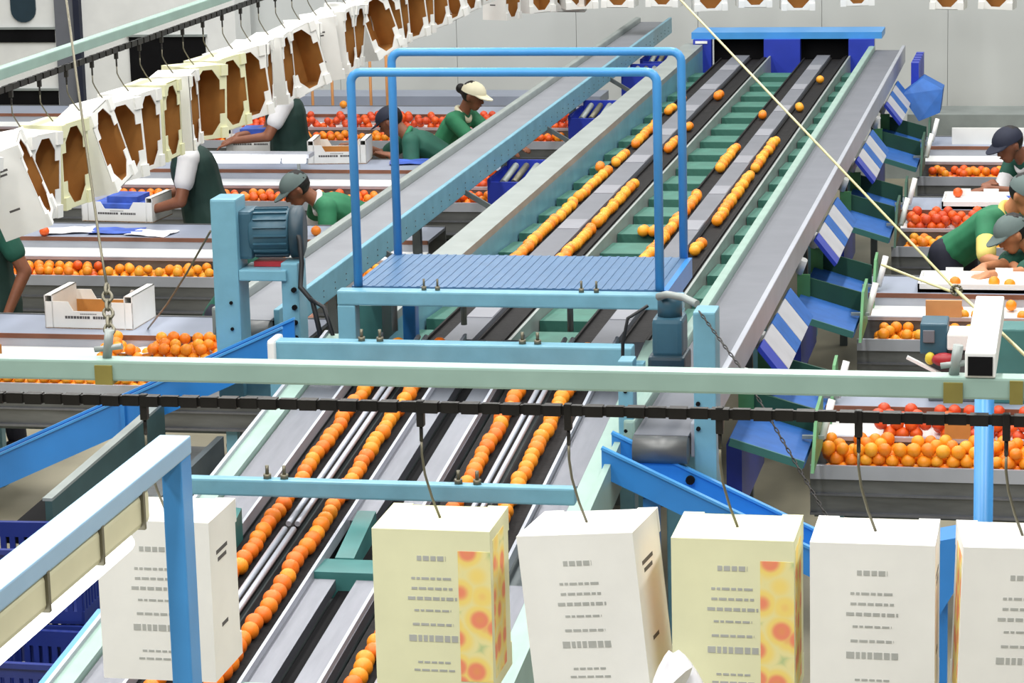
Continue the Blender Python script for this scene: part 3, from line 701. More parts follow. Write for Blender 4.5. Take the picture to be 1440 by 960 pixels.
# ================================================================== CARTONS AND PAPERS ON TABLES
def bench_carton(cx, cy, z, rz, label, W=.48, Dd=.32, Hh=.17, fill=None):
    t = thing('open_carton', label, 'carton', (cx, cy, z)); t.rotation_euler.z = rz
    k = .005
    def pb(n, mb, m_, par=t): return mb_local(n, mb, m_, par)
    def mb_local(n, mb, m_, par):
        o = bpy.data.objects.new(n, mb.mesh(n, m_)); COL.objects.link(o); o.parent = par; return o
    for s_ in (-1, 1):
        y = s_*Dd/2
        prof = [(-W/2, 0), (W/2, 0), (W/2, Hh*.80), (.12, Hh*.80), (.09, Hh*.52), (-.09, Hh*.52), (-.12, Hh*.80), (-W/2, Hh*.80)]
        pr = MB()
        n = len(prof); off = -k*s_
        pr.add([(x_, y, z_) for x_, z_ in prof]+[(x_, y+off, z_) for x_, z_ in prof],
               [(0, 1, 2, 3, 4), (0, 4, 5), (0, 5, 6, 7), tuple(n+i for i in (4, 3, 2, 1, 0)), (n+5, n+4, n), (n+7, n+6, n+5, n)]+[(i, (i+1) % n, n+(i+1) % n, n+i) for i in range(n)])
        o = mb_local('long_side', pr, ['card'], t)
        li = MB().box(-W/2+.006, W/2-.006, min(y+off, y+off*1.5), max(y+off, y+off*1.5), .004, Hh*.5)
        mb_local('lining', li, ['cardin'], o)
        if s_ < 0:
            tx = MB(); rr_ = random.Random(5); x_ = -.14
            while x_ < .13:
                ww = rr_.uniform(.008, .016)
                if not (-.005 < x_ < .012): tx.box(x_, x_+ww, y-.001, y, Hh*.30, Hh*.38)
                x_ += ww+.003
            for q in range(9): tx.box(-.05+q*.011, -.042+q*.011, y-.001, y, Hh*.43, Hh*.455)
            mb_local('print', tx, ['ink'], o)['kind'] = 'stuff'
        x = s_*W/2
        mb_local('end_flap', MB().box(min(x, x-s_*.006), max(x, x-s_*.006), -Dd/2, Dd/2, 0, Hh).box(min(x, x-s_*.05), max(x, x-s_*.05), -Dd/2, Dd/2, Hh-.006, Hh).box(min(x-s_*.05, x-s_*.044), max(x-s_*.05, x-s_*.044), -Dd/2, Dd/2, 0, Hh), ['card'], t)
    mb_local('base', MB().box(-W/2, W/2, -Dd/2, Dd/2, 0, .006), ['cardin'], t)
    if fill:
        mb_local('liner', MB().box(-W/2+.06, W/2-.06, -Dd/2+.02, Dd/2-.02, .02, Hh*.7).box(-.1, .12, -.1, .12, Hh*.7, Hh*.95), fill, t)
    return t
p = Pz(128, 462, .995); bench_carton(p.x-.0, p.y+.17, .995, -.03, 'open white carton with grey lettering on the table behind the long blue chute', .52, .36, .19)
p = Pz(168, 312, .995); bench_carton(p.x, p.y+.17, .995, -.08, 'white carton with blue wrapped fruit paper on the papered table', .52, .34, .17, ['bpaper'])
p = Pz(470, 226, .995); bench_carton(p.x+.05, p.y+.0, .995, .1, 'white carton at the bent worker in front of the red oranges', .45, .32, .18)
p = Pz(355, 212, .995); bench_carton(p.x, p.y+.1, .995, .05, 'white carton with printed blue liner near the apron worker by red oranges', .4, .32, .18, ['bpaper'])
def sheet(name, cx, cy, z, w_, d_, rz, m_, label, cat):
    b = MB(); n = 5; rr_ = random.Random(int(cx*100))
    for i in range(n+1):
        for j in range(n+1):
            pass
    vs = []; fs = []
    for i in range(n+1):
        for j in range(n+1):
            u, v = (i/n-.5)*w_, (j/n-.5)*d_
            vs.append((cx+u*math.cos(rz)-v*math.sin(rz), cy+u*math.sin(rz)+v*math.cos(rz), z+.004+rr_.uniform(0, .012)))
    for i in range(n):
        for j in range(n): a = i*(n+1)+j; fs.append((a, a+n+1, a+n+2, a+1))
    N = len(vs); vs2 = [(x, y, zz-.003) for x, y, zz in vs]
    b.add(vs, fs, 0, True); b.add(vs2, [tuple(reversed(f)) for f in fs], 0, True)
    return single(name, b, m_, label, cat)
sheet('wrapping_paper', -6.28, 17.68, .995, .35, .22, .1, 'bpaper', 'blue printed wrapping paper lying on the papered table', 'paper')
sheet('wrapping_paper', -6.02, 17.62, .995, .30, .22, -.2, 'paper', 'white crumpled wrapping paper beside the blue printed sheet', 'paper')
sheet('wrapping_paper', -6.62, 17.68, .995, .35, .24, .3, 'paper', 'white wrapping paper next to the carton with blue paper', 'paper')
sheet('wrapping_paper', -5.05, 14.42, .93, .30, .14, .1, 'paper', 'white paper lining under oranges in the tray below the carton', 'paper')
sheet('wrapping_paper', -4.95, 18.9+1.8, .995, .4, .25, .2, 'bpaper', 'blue printed sheet beside the navy capped worker', 'paper')
b = MB().ball((-4.42, 14.78, 1.03), .045, 0, 2, (1.3, .8, .8)); single('paper_bundle', b, 'card', 'small cream paper bundle on the table beside the motor post', 'paper')
# pale packing trays on the right tables
def flat_tray(cx, cy, z, w_, d_, label, blue=False):
    t = thing('packing_tray', label, 'tray', (cx, cy, z))
    MB().box(cx-w_/2, cx+w_/2, cy-d_/2, cy+d_/2, z, z+.02).build('tray_base', 'white', t)
    for bx in ((cx-w_/2, cx+w_/2, cy+d_/2-.01, cy+d_/2), (cx-w_/2, cx+w_/2, cy-d_/2, cy-d_/2+.01), (cx-w_/2, cx-w_/2+.01, cy-d_/2, cy+d_/2), (cx+w_/2-.01, cx+w_/2, cy-d_/2, cy+d_/2)):
        MB().box(*bx, z, z+.05).build('tray_wall', 'white', t)
    for q in (-.3, .0, .3):
        MB().box(cx+q*w_-.05, cx+q*w_+.05, cy+d_/2-.012, cy+d_/2+.002, z+.05, z+.07).build('stacking_tab', 'card', t)
flat_tray(-.45, 16.25, .995, .95, .40, 'long shallow white tray with loose oranges on the lit table')
flat_tray(-.62, 19.05, .995, .62, .42, 'white carton tray with one orange on its rim')
sheet('wrapping_paper', -.42, 18.98, 1.05, .16, .12, .4, 'bpaper', 'blue white wrapping paper in the carton tray by green worker', 'paper')

# lamp bars over left tables
for Y, x0, x1, z, lab in ((19.75+.45, -6.6, -5.65, 1.10, 'lit white tube lamp in a grey housing over the large oranges'),):
    t = thing('tube_lamp', lab, 'lamp', ((x0+x1)/2, Y, z-.1))
    MB().box(x0, x1, Y+.005, Y+.16, z+.0, z+.03).build('housing', 'steelw', t)
    MB().tube([(x0+.03, Y-.03, z+.0), (x1-.22, Y-.03, z+.0)], .032, 12).tube([(x1-.19, Y-.03, z), (x1-.02, Y-.03, z)], .032, 12).build('tube', 'tube', t)
    for x in (x0+.1, x1-.1): MB().box(x-.01, x+.01, Y+.06, Y+.08, z-.105, z).build('bracket', 'railw', t)
# thin orange poles on the far table
for px in (440, 468, 522, 545):
    p = Py(px, 147, 24.0)
    single('thin_pole', MB().tube([(p.x, 24.0, 0), (p.x, 24.0, 1.52)], .013, 8), 'orangep', 'thin orange brown pole standing behind the far red oranges', 'pole', 'thin poles before the back wall')
bx_ = MB().box(-7.7, -4.3, 25.2, 25.65, .82, .9).box(-7.7, -4.3, 25.2, 25.22, .55, .82)
for x in (-7.5, -6, -4.5): bx_.box(x-.03, x+.03, 25.3, 25.36, 0, .82)
single('wall_bench', bx_, 'table', 'pale lilac bench running along the back wall behind the poles', 'bench')
bx_ = MB().box(-1.5, 1.5, 24.35, 24.9, .80, .86).box(-1.5, 1.5, 24.35, 24.4, .68, .80)
for x in (-1.4, 0, 1.3): bx_.box(x-.03, x+.03, 24.4, 24.46, 0, .7)
single('wall_bench', bx_, 'railw', 'grey white bench along the back wall behind the last packing table', 'bench')
for x in (-1.0, -.55): slab('back_board', x, x+.42, 21.75, 21.77, .995, 1.12, 'white', 'white upright board at the back of the far table', 'board', 'white boards on the far table')

# white cabinet with dark openings on the left of the back wall
cb = thing('cold_room_cabinet', 'white panelled cabinet with dark openings against the back wall', 'cabinet', (-9.8, 25.6, 0))
MB().box(-12.5, -7.85, 25.7, 26.2, 0, 3.4).build('body', 'white', cb)
for x0, x1, z0, z1 in ((-10.9, -9.64, 1.35, 1.475), (-10.9, -9.64, .55, .89), (-8.9, -8.15, .95, 1.40)):
    o = MB().box(x0, x1, 25.68, 25.70, z0, z1).build('opening', 'blackm', cb)
    MB().box(x0-.02, x1+.02, 25.66, 25.70, z1, z1+.02).build('opening_frame', 'railw', o)
b = MB(); pts = []
for a in range(0, 181, 20): pts.append((-9.94+.125*math.cos(math.radians(a)), 25.68, 1.9+.12*math.sin(math.radians(a))))
for a in range(180, 361, 20): pts.append((-9.94+.125*math.cos(math.radians(a)), 25.68, 1.66+.12*math.sin(math.radians(a))))
MB().prism(pts, (0, .02, 0)).build('pill_window', 'motord', cb)
MB().box(-9.42, -9.36, 25.62, 25.70, 0, 3.4).build('corner_post', 'capn', cb)
MB().box(-9.62, -9.42, 25.66, 25.70, 0, 3.4).build('shade_strip', 'belt', cb)  # grey strip paints the vertical shading on the white panel beside the post

# ================================================================== FOREGROUND LAMP FRAME
lf = thing('lamp_frame', 'pale blue square tube frame holding a lit fluorescent lamp', 'frame', (-1.86, 5.6, 0))
T = Py(248, 640, 5.6)
tx, tz = -1.86, 2.775
MB().bbox(tx-.047, tx-.002, 5.56, 5.63, 0, tz-.04, .004).build('post', 'sky', lf)
MB().bbox(tx-.07, tx+.0, 4.2, 5.63, tz-.04, tz, .004).build('arm', 'armpaint', lf)
lp = MB().bbox(tx-.065, tx-.005, 4.2, 5.36, tz-.112, tz-.042, .012).build('lamp_housing', 'lampbody', lf)
for y in (4.45, 4.75, 5.05, 5.30): MB().box(tx-.069, tx+.001, y, y+.012, tz-.115, tz-.036).build('clip', 'wire', lp)
MB().tube([(tx-.035, 4.2, tz-.136), (tx-.035, 5.28, tz-.136)], .020, 12).build('tube', 'tube', lp)

# ================================================================== LOWER LEFT: DARK CONVEYOR, CRATES
tc_ = thing('discharge_conveyor', 'dark teal sided conveyor running down under the long blue chute', 'conveyor', (-3.95, 10.6, 0))
ya, yb = 10.32, 11.75
def zt(y): return 1.06+.035*(y-10.3)
def sl2(x0, x1, d0, d1): return MB().hexa([(x0, ya, zt(ya)+d0), (x1, ya, zt(ya)+d0), (x1, yb, zt(yb)+d0), (x0, yb, zt(yb)+d0), (x0, ya, zt(ya)+d1), (x1, ya, zt(ya)+d1), (x1, yb, zt(yb)+d1), (x0, yb, zt(yb)+d1)])
sl2(-4.03, -4.0, -.02, .2).build('side_plate', 'darkteal', tc_)
sl2(-4.04, -4.0, .2, .212).build('plate_edge', 'railw', tc_)
sl2(-4.0, -3.76, -.02, .01).build('belt', 'darksteel', tc_)
sl2(-3.76, -3.73, -.05, .06).build('side_plate', 'frame', tc_)
sl2(-4.22, -4.05, .02, .06).build('dark_tray', 'blackm', tc_)
for x, y in ((-4.0, 10.5), (-3.75, 10.5), (-4.0, 11.4), (-3.75, 11.4)): MB().box(x-.03, x+.03, y-.03, y+.03, 0, 1.04).build('leg', 'frame', tc_)
def crate_meshes():
    W, D, H = .56, .38, .295; t = .012
    b = MB().box(-W/2, W/2, -D/2, D/2, 0, t)
    for s_ in (-1, 1):
        y = s_*(D/2-t/2)
        b.box(-W/2, W/2, y-t/2, y+t/2, 0, .05).box(-W/2, W/2, y-t/2, y+t/2, H-.06, H)
        for q in range(15):
            x = -W/2+.018+q*(W-.036)/14; b.box(x-.011, x+.011, y-t/2, y+t/2, .05, H-.06)
        x = s_*(W/2-t/2)
        b.box(x-t/2, x+t/2, -D/2, D/2, 0, .05).box(x-t/2, x+t/2, -D/2, D/2, H-.06, H)
        for q in range(10):
            y = -D/2+.018+q*(D-.036)/9; b.box(x-t/2, x+t/2, y-.011, y+.011, .05, H-.06)
    rim = MB()
    for s_ in (-1, 1):
        y = s_*D/2; rim.box(-W/2-.01, W/2+.01, min(y, y+s_*.012), max(y, y+s_*.012), H-.02, H)
        x = s_*W/2; rim.box(min(x, x+s_*.012), max(x, x+s_*.012), -D/2, D/2, H-.02, H)
    pr = MB()
    for k, x in enumerate((-.12, -.09, .0, .03)): pr.box(x, x+.012, -D/2-.014, -D/2-.012, .09, .15)
    return b.mesh('crate_body', ['crate']), rim.mesh('crate_rim', ['crate']), pr.mesh('crate_mark', ['card'])
CRM = crate_meshes()
def crate(x, y, z, rz, label):
    t = thing('plastic_crate', label, 'crate', (x, y, z), 'blue plastic crates'); t.rotation_euler.z = rz
    for n, me in zip(('body', 'rim', 'mark'), CRM):
        o = bpy.data.objects.new(n, me); COL.objects.link(o); o.parent = t
        if n == 'mark': o['kind'] = 'stuff'
for i in range(4): crate(-4.02, 10.06, .3*i, .02*i, 'blue slatted crate in the tall stack beside the dark conveyor')
for i in range(3): crate(-3.72, 9.62, .3*i, -.015*i, 'blue slatted crate in the lower stack by the feed conveyor')
for i in range(2): crate(-.74, 9.6, .3*i, .05*i, 'blue slatted crate stacked beyond the hanging cartons')
b = MB().prism([(-.62, 10.2, 1.22), (-.40, 10.2, 1.27), (-.42, 10.2, 1.10), (-.50, 10.2, .96)], (0, .18, 0)).bar((-.5, 10.3, 0), (-.5, 10.3, 1.0), .05, .05, upv=(0, 1, 0))
single('blue_hopper', b, 'chute', 'small blue pointed hopper on a post between two hanging cartons', 'hopper')
# torn white bag hooked in the foreground
bm = bmesh.new(); bmesh.ops.create_uvsphere(bm, u_segments=24, v_segments=16, radius=1)
rr_ = random.Random(4)
for v in bm.verts:
    a = math.atan2(v.co.y, v.co.x); k_ = 1+.16*math.sin(3*a+2*v.co.z)+.1*math.sin(7*a)
    top = max(0, v.co.z)
    v.co = Vector((v.co.x*.09*k_*(1-.35*top), v.co.y*.06*k_, v.co.z*.14+ (.07*top*math.sin(2*a+1))))
pb_ = Py(945, 950, 6.2)
b = MB().frombm(bm, 0, True); b.v = [v+Vector((pb_.x, 6.22, 1.93)) for v in b.v]
fl1 = []
tb = thing('torn_bag', 'crumpled torn white paper bag standing on a pole below the cream carton', 'bag', (pb_.x, 6.22, 0))
b.build('bag_body', 'paper', tb)
MB().prism([(pb_.x-.06, 6.18, 1.98), (pb_.x-.01, 6.16, 2.06), (pb_.x+.035, 6.18, 2.10), (pb_.x+.0, 6.2, 1.99)], (.012, .03, 0)).build('torn_flap', 'card', tb)
MB().prism([(pb_.x-.095, 6.2, 1.9), (pb_.x-.085, 6.18, 2.05), (pb_.x-.05, 6.2, 1.99), (pb_.x-.05, 6.22, 1.9)], (.0, .02, 0)).build('torn_flap', 'paper', tb)
MB().tube([(pb_.x, 6.22, 0), (pb_.x, 6.22, 1.85)], .02, 10).build('pole', 'sky', tb)

# ================================================================== STAYS, CHAINS, CORDS
def cord(name, pts, r, m_, label, cat): return single(name, MB().tube(pts, r, 8), m_, label, cat)
A = Py(900, -60, 9.6); B_ = Py(1345, 408, 7.4)
cord('stay_wire', [A, B_], .0036, 'wiregold', 'long pale stay wire slanting down across the belts to a ring', 'wire')
cord('stay_wire', [B_, Py(1395, 455, 7.15), Py(1440, 498, 6.9), Py(1470, 530, 6.7)], .0045, 'wiregold', 'pale doubled rope from the ring down to the rail', 'wire')
cord('stay_wire', [Py(1240, 372, 7.6), Py(1290, 392, 7.5), B_+Vector((-.01, 0, -.005))], .0035, 'wiregold', 'short pale wire branching off at the ring', 'wire')
b = MB(); c0 = B_
for k in range(10):
    a0, a1 = 2*math.pi*k/10, 2*math.pi*(k+1)/10
    b.tube([c0+Vector((.013*math.cos(a0), 0, .013*math.sin(a0))), c0+Vector((.013*math.cos(a1), 0, .013*math.sin(a1)))], .0045, 6)
single('shackle_ring', b, 'wire', 'steel ring where the pale stay wires meet', 'ring')
pts = [Py(88, -40, 7.2), Py(112, 140, 7.0), Py(140, 340, 6.7), Py(150, 400, 6.6)]
cord('stay_wire', pts, .0035, 'wire', 'thin grey stay wire hanging down in front of the cartons', 'wire')
b = MB(); q0, q1 = Py(150, 400, 6.6), Vector((-2.325, YN, ZR+.06))
n = 6
for k in range(n):
    c0 = q0.lerp(q1, (k+.5)/n); L_ = (q1-q0).length/n*.62; d_ = (q1-q0).normalized(); s_ = Vector((1, 0, 0)) if k % 2 else Vector((0, 1, 0))
    b.tube([c0+d_*L_*math.cos(t_)+s_*.012*math.sin(t_) for t_ in [2*math.pi*j/10 for j in range(11)]], .0045, 6)
single('turnbuckle_chain', b, 'wire', 'steel turnbuckle links between the stay wire and rail clamp', 'chain')
cord('loose_cord', [Py(296, 325, 12.03), Py(262, 385, 12.6), Py(235, 427, 13.5), Pz(208, 462, 1.0)], .005, 'wire', 'thin dark cord slanting across the table beside the motor post', 'cord')
b = MB(); q0, q1 = Py(985, 440, 10.7), Py(1040, 515, 10.3); q2 = Py(1165, 730, 9.6)
P_ = [q0.lerp(q1, i/14) for i in range(14)]+[q1.lerp(q2, i/30) for i in range(31)]
for k, c0 in enumerate(P_[:-1]):
    d_ = (P_[k+1]-c0).normalized(); s_ = Vector((1, 0, 0)) if k % 2 else Vector((0, 1, 0)); L_ = (P_[k+1]-c0).length*.62
    b.tube([c0+d_*L_*math.cos(t_)+s_*.006*math.sin(t_) for t_ in [2*math.pi*j/8 for j in range(9)]], .0025, 5)
single('hanging_chain', b, 'chain', 'thin dark chain dangling past the belt drive post', 'chain')
# label printer on its stand beyond the rail
lpz = thing('label_printer', 'grey blue label machine with red and yellow parts behind the rail', 'machine', (-.66, 13.5, .995))
x, y, z = -.66, 13.5, 1.30
MB().bbox(x-.10, x+.03, y-.1, y+.1, z-.07, z+.08, .01).build('body', 'motor', lpz)
MB().bbox(x-.085, x-.03, y-.115, y-.1, z-.01, z+.05, .004).build('screen_cover', 'belt', lpz)
MB().bbox(x+.03, x+.19, y-.14, y+.06, z-.04, z+.04, .01).build('label_head', 'white', lpz)
MB().ball((x+.02, y-.14, z-.085), .05, 0, 2, (1.3, .6, .7)).build('ink_bottle', 'red', lpz)
MB().ball((x-.05, y-.12, z-.085), .032, 0, 2, (.8, .6, 1)).build('yellow_knob', 'yellow', lpz)
MB().bar((x-.16, y-.12, z-.08), (x+.0, y-.12, z-.16), .03, .014).build('label_arm', 'white', lpz)
MB().bbox(x-.06, x+.16, y-.08, y+.1, .995, z-.07, .008).build('stand', 'frame', lpz)
MB().bbox(x+.19, x+.40, y-.1, y+.1, .995, z+.06, .01).build('side_unit', 'tealdark', lpz)
b = MB()
for k in range(4): b.tube([(-.55+k*.12, 12.75, .55), (-.5+k*.12, 12.7, .48), (-.42+k*.12, 12.72, .46), (-.36+k*.12, 12.75, .55)], .012, 6)
single('hose_bundle', b, 'railw', 'pale hoses looped below the table with the bright orange heap', 'hose')

# ================================================================== PEOPLE
def fused(mb, name, mats, parent, voxel, smooth=3):
    me = mb.mesh(name+'_tmp', mats)
    ob = bpy.data.objects.new(name+'_tmp', me); COL.objects.link(ob)
    md = ob.modifiers.new('r', 'REMESH'); md.mode = 'VOXEL'; md.voxel_size = voxel; md.use_smooth_shade = True
    if smooth:
        sm = ob.modifiers.new('s', 'SMOOTH'); sm.iterations = smooth; sm.factor = .5
    dg = bpy.context.evaluated_depsgraph_get()
    me2 = bpy.data.meshes.new_from_object(ob.evaluated_get(dg))
    bpy.data.objects.remove(ob); bpy.data.meshes.remove(me)
    org = parent_org(parent)
    me2.transform(Matrix.Translation(-org)); me2.name = name
    me2.materials.clear()
    for mm in mats: me2.materials.append(M[mm])
    o = bpy.data.objects.new(name, me2); COL.objects.link(o); o.parent = parent
    return o
UP = Vector((0, 0, 1))
def person(label, hx, hy, face, hz, hands, head=(0, 0), s=1., skin='skin', shirt='shirt', sleeve=None, collar=None, apron=False, cap=None, hair=None, bun=False, side_lean=0, trousers='navy'):
    F = Vector((math.cos(math.radians(face)), math.sin(math.radians(face)), 0)); R = F.cross(UP)
    ch_ = max(.3, min(1, (hz-(.93+.145)*s)/(.53*s))); ph = math.acos(ch_)
    off = (.53*s-.16)*math.sin(ph)+.05; x, y = hx-F.x*off, hy-F.y*off
    t = thing('person', label, 'person', (x, y, 0), 'packing workers')
    d = (UP*math.cos(ph)+F*math.sin(ph)+R*side_lean).normalized(); fd_ = (F*math.cos(ph)-UP*math.sin(ph)).normalized()
    base = Vector((x, y, 0))
    P = base+UP*.93*s-F*.16*math.sin(ph)
    waist, chest, neck = P+d*.14*s, P+d*.36*s, P+d*.53*s
    sh = [neck-d*.06*s+R*k*.175*s for k in (-1, 1)]
    hyaw, hpit = math.radians(head[0]), math.radians(head[1])
    hf = (F*math.cos(hyaw)+R*math.sin(hyaw)); hf = (hf*math.cos(hpit)-UP*math.sin(hpit)).normalized(); hr = hf.cross(UP).normalized(); hu = hr.cross(hf).normalized()
    hb = neck+(d*.5+hu*.5)*.07*s; H = hb+hu*.09*s+hf*.025*s
    body = MB(); cl = MB(); tr = MB()
    # torso
    body.capsule(P, waist, .135*s, .125*s, side=R, flat=.75); body.capsule(waist, chest, .125*s, .145*s, side=R, flat=.72)
    body.capsule(sh[0], sh[1], .062*s, .062*s); body.capsule(chest, neck-d*.03, .135*s, .07*s, side=R, flat=.7)
    body.capsule(neck-d*.04, hb+hu*.05, .055*s, .05*s)
    # head
    body.ball(H+hu*.03*s, .092*s, 0, 3, (1, 1, 1.08)); body.capsule(H+hf*.028*s, H+hf*.048*s-hu*.075*s, .066*s, .042*s)
    body.capsule(H+hf*.085*s+hu*.015*s, H+hf*.106*s-hu*.022*s, .010*s, .016*s); body.capsule(H+hf*.083*s+hr*.03+hu*.03, H+hf*.083*s-hr*.03+hu*.03, .013, .013)
    body.capsule(H+hf*.088*s-hu*.058*s+hr*.016, H+hf*.088*s-hu*.058*s-hr*.016, .010*s, .010*s)
    for k in (-1, 1): body.capsule(H+hr*k*.088*s+hu*.012, H+hr*k*.088*s-hu*.02, .02*s, .014*s)
    # legs
    for k in (-1, 1):
        hip = P+R*k*.085*s; foot = base+R*k*.11*s+F*(.05 if k > 0 else -.05); knee = (hip+foot)/2+F*.035*s; knee.z = .49*s
        ank = foot+UP*.085*s
        body.capsule(hip, knee, .088*s, .058*s); body.capsule(knee, ank, .056*s, .038*s); body.capsule(foot+UP*.04, foot+F*.16*s+UP*.03, .042*s, .03*s)
        tr.capsule(hip, knee, .102*s, .075*s); tr.capsule(knee, ank+UP*.02, .075*s, .062*s)
        so = MB().capsule(foot-F*.05+UP*.05, foot+F*.15*s+UP*.042, .05*s, .04*s, flat=1.).box(0, 0, 0, 0, 0, 0)
        fused(so, 'shoe', ['leather'], t, .014, 1)
    tr.capsule(P-d*.02, P+d*.05, .145*s, .142*s, side=R, flat=.8)
    # arms
    cl2 = MB(); slv = []
    for k, hd_ in zip((-1, 1), hands):
        S = sh[0] if k < 0 else sh[1]
        W = Vector(hd_) if hd_ is not None else S-UP*.5*s+F*.06+R*k*.06
        a_, b_ = .29*s, .27*s; v = W-S; L = v.length
        if L > (a_+b_)*.985: W = S+v*((a_+b_)*.985/L); v = W-S; L = v.length
        ca = (a_*a_+L*L-b_*b_)/(2*a_*L); ca = max(-1, min(1, ca)); n_ = v.normalized()
        bend = (-UP*.8+R*k*.5-F*.3); bend = (bend-n_*bend.dot(n_)).normalized()
        E_ = S+n_*a_*ca+bend*a_*math.sqrt(max(0, 1-ca*ca))
        body.capsule(S, E_, .052*s, .042*s); body.capsule(E_, W, .041*s, .028*s)
        f_ = (W-E_).normalized(); g = (f_*.8-UP*.35+F*.2).normalized(); sd = g.cross(UP)
        sd = sd.normalized() if sd.length > .01 else R; pn = sd.cross(g)
        pc = W+g*.045*s
        for q in (-1.5, -.5, .5, 1.5): body.capsule(W+sd*q*.012, W+g*.085*s+sd*q*.02, .015, .012, n=8)
        for q, fl__ in zip((-1.5, -.5, .5, 1.5), (.062, .074, .07, .054)):
            b0 = W+g*.088*s+sd*q*.0215; b1 = b0+g*fl__*.55*s+pn*.004; b2 = b1+(g*.75-UP*.65).normalized()*fl__*.5*s
            body.capsule(b0, b1, .0098, .0092, n=8); body.capsule(b1, b2, .0092, .008, n=8)
        th0 = W+g*.025*s-sd*k*.024; th1 = th0+(g*.6-sd*k*.8).normalized()*.04; body.capsule(th0, th1, .013, .011, n=8); body.capsule(th1, th1+g*.035, .011, .009, n=8)
        cl2.capsule(S, S+(E_-S)*(.55 if apron else .78), .072*s, .068*s); slv.append(MB().capsule(S+(E_-S)*.42, S+(E_-S)*.86, .064*s, .062*s)); cl.capsule(S, S+(E_-S)*.42, .074*s, .068*s) if sleeve else None
    # clothes
    cl.capsule(P-d*.02, waist, .152*s, .145*s, side=R, flat=.8); cl.capsule(waist, chest, .145*s, .163*s, side=R, flat=.77)
    cl.capsule(sh[0], sh[1], .076*s, .076*s); cl.capsule(chest, neck-d*.05, .152*s, .082*s, side=R, flat=.75)
    bo = fused(body, 'body', [skin], t, .0095, 2)
    if sleeve is None:
        cl.v, cl.f, cl.m, cl.sm = cl.v, cl.f, cl.m, cl.sm
        o = len(cl.v); cl.v += cl2.v; cl.f += [[i+o for i in f] for f in cl2.f]; cl.m += cl2.m; cl.sm += cl2.sm
        fused(cl, 'shirt', [shirt], t, .013)
    else:
        fused(cl, 'shirt', [shirt], t, .013)
        for q in slv: fused(q, 'sleeve', [sleeve], t, .013)
    fused(tr, 'trousers', [trousers], t, .014)
    if apron:
        ap = MB().capsule(P-d*.02, waist, .195*s, .172*s, side=R, flat=.95).capsule(waist, chest, .172*s, .185*s, side=R, flat=.88)
        ap.capsule(P, base+UP*.5*s, .195*s, .225*s, side=R, flat=.9)
        for k in (-1, 1): ap.capsule(chest+R*k*.07, neck+R*k*.075-d*.02+fd_*.03, .06*s, .035*s)
        fused(ap, 'apron', ['apron'], t, .014)
    if collar:
        co = MB(); n = 14
        for k in range(n):
            a0 = 2*math.pi*k/n; a1 = 2*math.pi*(k+1)/n
            f0 = lambda a: neck-d*.005+R*math.cos(a)*.072*s+fd_*math.sin(a)*.075*s-d*(.03*max(0, math.sin(a)))
            co.capsule(f0(a0), f0(a1), .022, .022, n=8)
        fused(co, 'collar', [collar], t, .010, 1)
    e = MB()
    for k in (-1, 1): e.ball(H+hf*.088*s+hr*k*.033*s+hu*.014*s, .011, 0, 1)
    e.build('eyes', 'leather', t)
    MB().capsule(H+hf*.096*s-hu*.058*s+hr*.022, H+hf*.096*s-hu*.058*s-hr*.022, .005, .005, n=8).build('mouth', 'red' if False else skin, t)
    if hair:
        h = MB().ball(H-hf*.018*s+hu*.034*s, .1*s, 0, 2, (1, 1, 1.05))
        if bun: h.ball(H-hf*.125*s+hu*.03*s, .048*s, 0, 2)
        fused(h, 'hair', [hair], t, .011, 1)
    if cap:
        cc = H+hu*.05*s; ring = []; n = 20
        vs = []; rows = 7
        for i in range(rows):
            a = math.pi/2*i/(rows-1)*.97
            for k in range(n):
                b_ = 2*math.pi*k/n
                vs.append(cc+(hr*math.cos(b_)*.108+hf*math.sin(b_)*.116)*s*math.cos(a)+hu*(.098*s*math.sin(a)-.012))
        fs = [(i*n+k, i*n+(k+1) % n, (i+1)*n+(k+1) % n, (i+1)*n+k) for i in range(rows-1) for k in range(n)]+[[(rows-1)*n+k for k in range(n)]]
        cp = MB().add(vs, fs, 0, True); cp.add(vs[:n], [list(reversed(range(n)))], 0).build('cap', cap, t)
        br = []
        for i in range(9):
            b_ = math.radians(20+140*i/8); br.append(cc+(hr*math.cos(b_)*.104+hf*math.sin(b_)*.108)*s-hu*.008)
        for i in range(9):
            b_ = math.radians(160-140*i/8); br.append(cc+(hr*math.cos(b_)*.085+hf*(.06+math.sin(b_)*.13))*s-hu*.024)
        q = MB(); n = 18
        top = [p_+hu*.006 for p_ in br]
        fs = [(i, i+1, 16-i, 17-i) for i in range(8)]
        q.add(top, fs, 0, True); q.add(br, [tuple(reversed(f)) for f in fs], 0, True)
        q.build('cap_brim', cap, t)
    return t
# A, B: aproned workers whose heads are behind the hanging cartons
person('worker in dark green apron and white t-shirt behind the papered table', -6.03, 18.32, 195, 1.62, (Vector((-6.22, 18.1, 1.06)), Vector((-6.25, 18.45, 1.1))), (0, 15), 1.02, shirt='shirtw', apron=True, hair='hair')
person('worker in dark green apron with white sleeve near the red oranges', -6.18, 21.2, 200, 1.6, (Vector((-6.45, 20.95, 1.12)), Vector((-6.5, 21.2, 1.12))), (0, 10), 1.0, shirt='shirtw', apron=True, hair='hair')
# C: bent worker with grey cap
person('bent worker in green shirt with white sleeves and grey cap beside the grey belt', -5.18, 18.45, 205, 1.21, (Vector((-5.25, 18.25, .74)), Vector((-5.45, 18.6, .85))), (0, 35), .95, shirt='shirt', sleeve='shirtw', collar='shirtw', cap='capg', hair='hair')
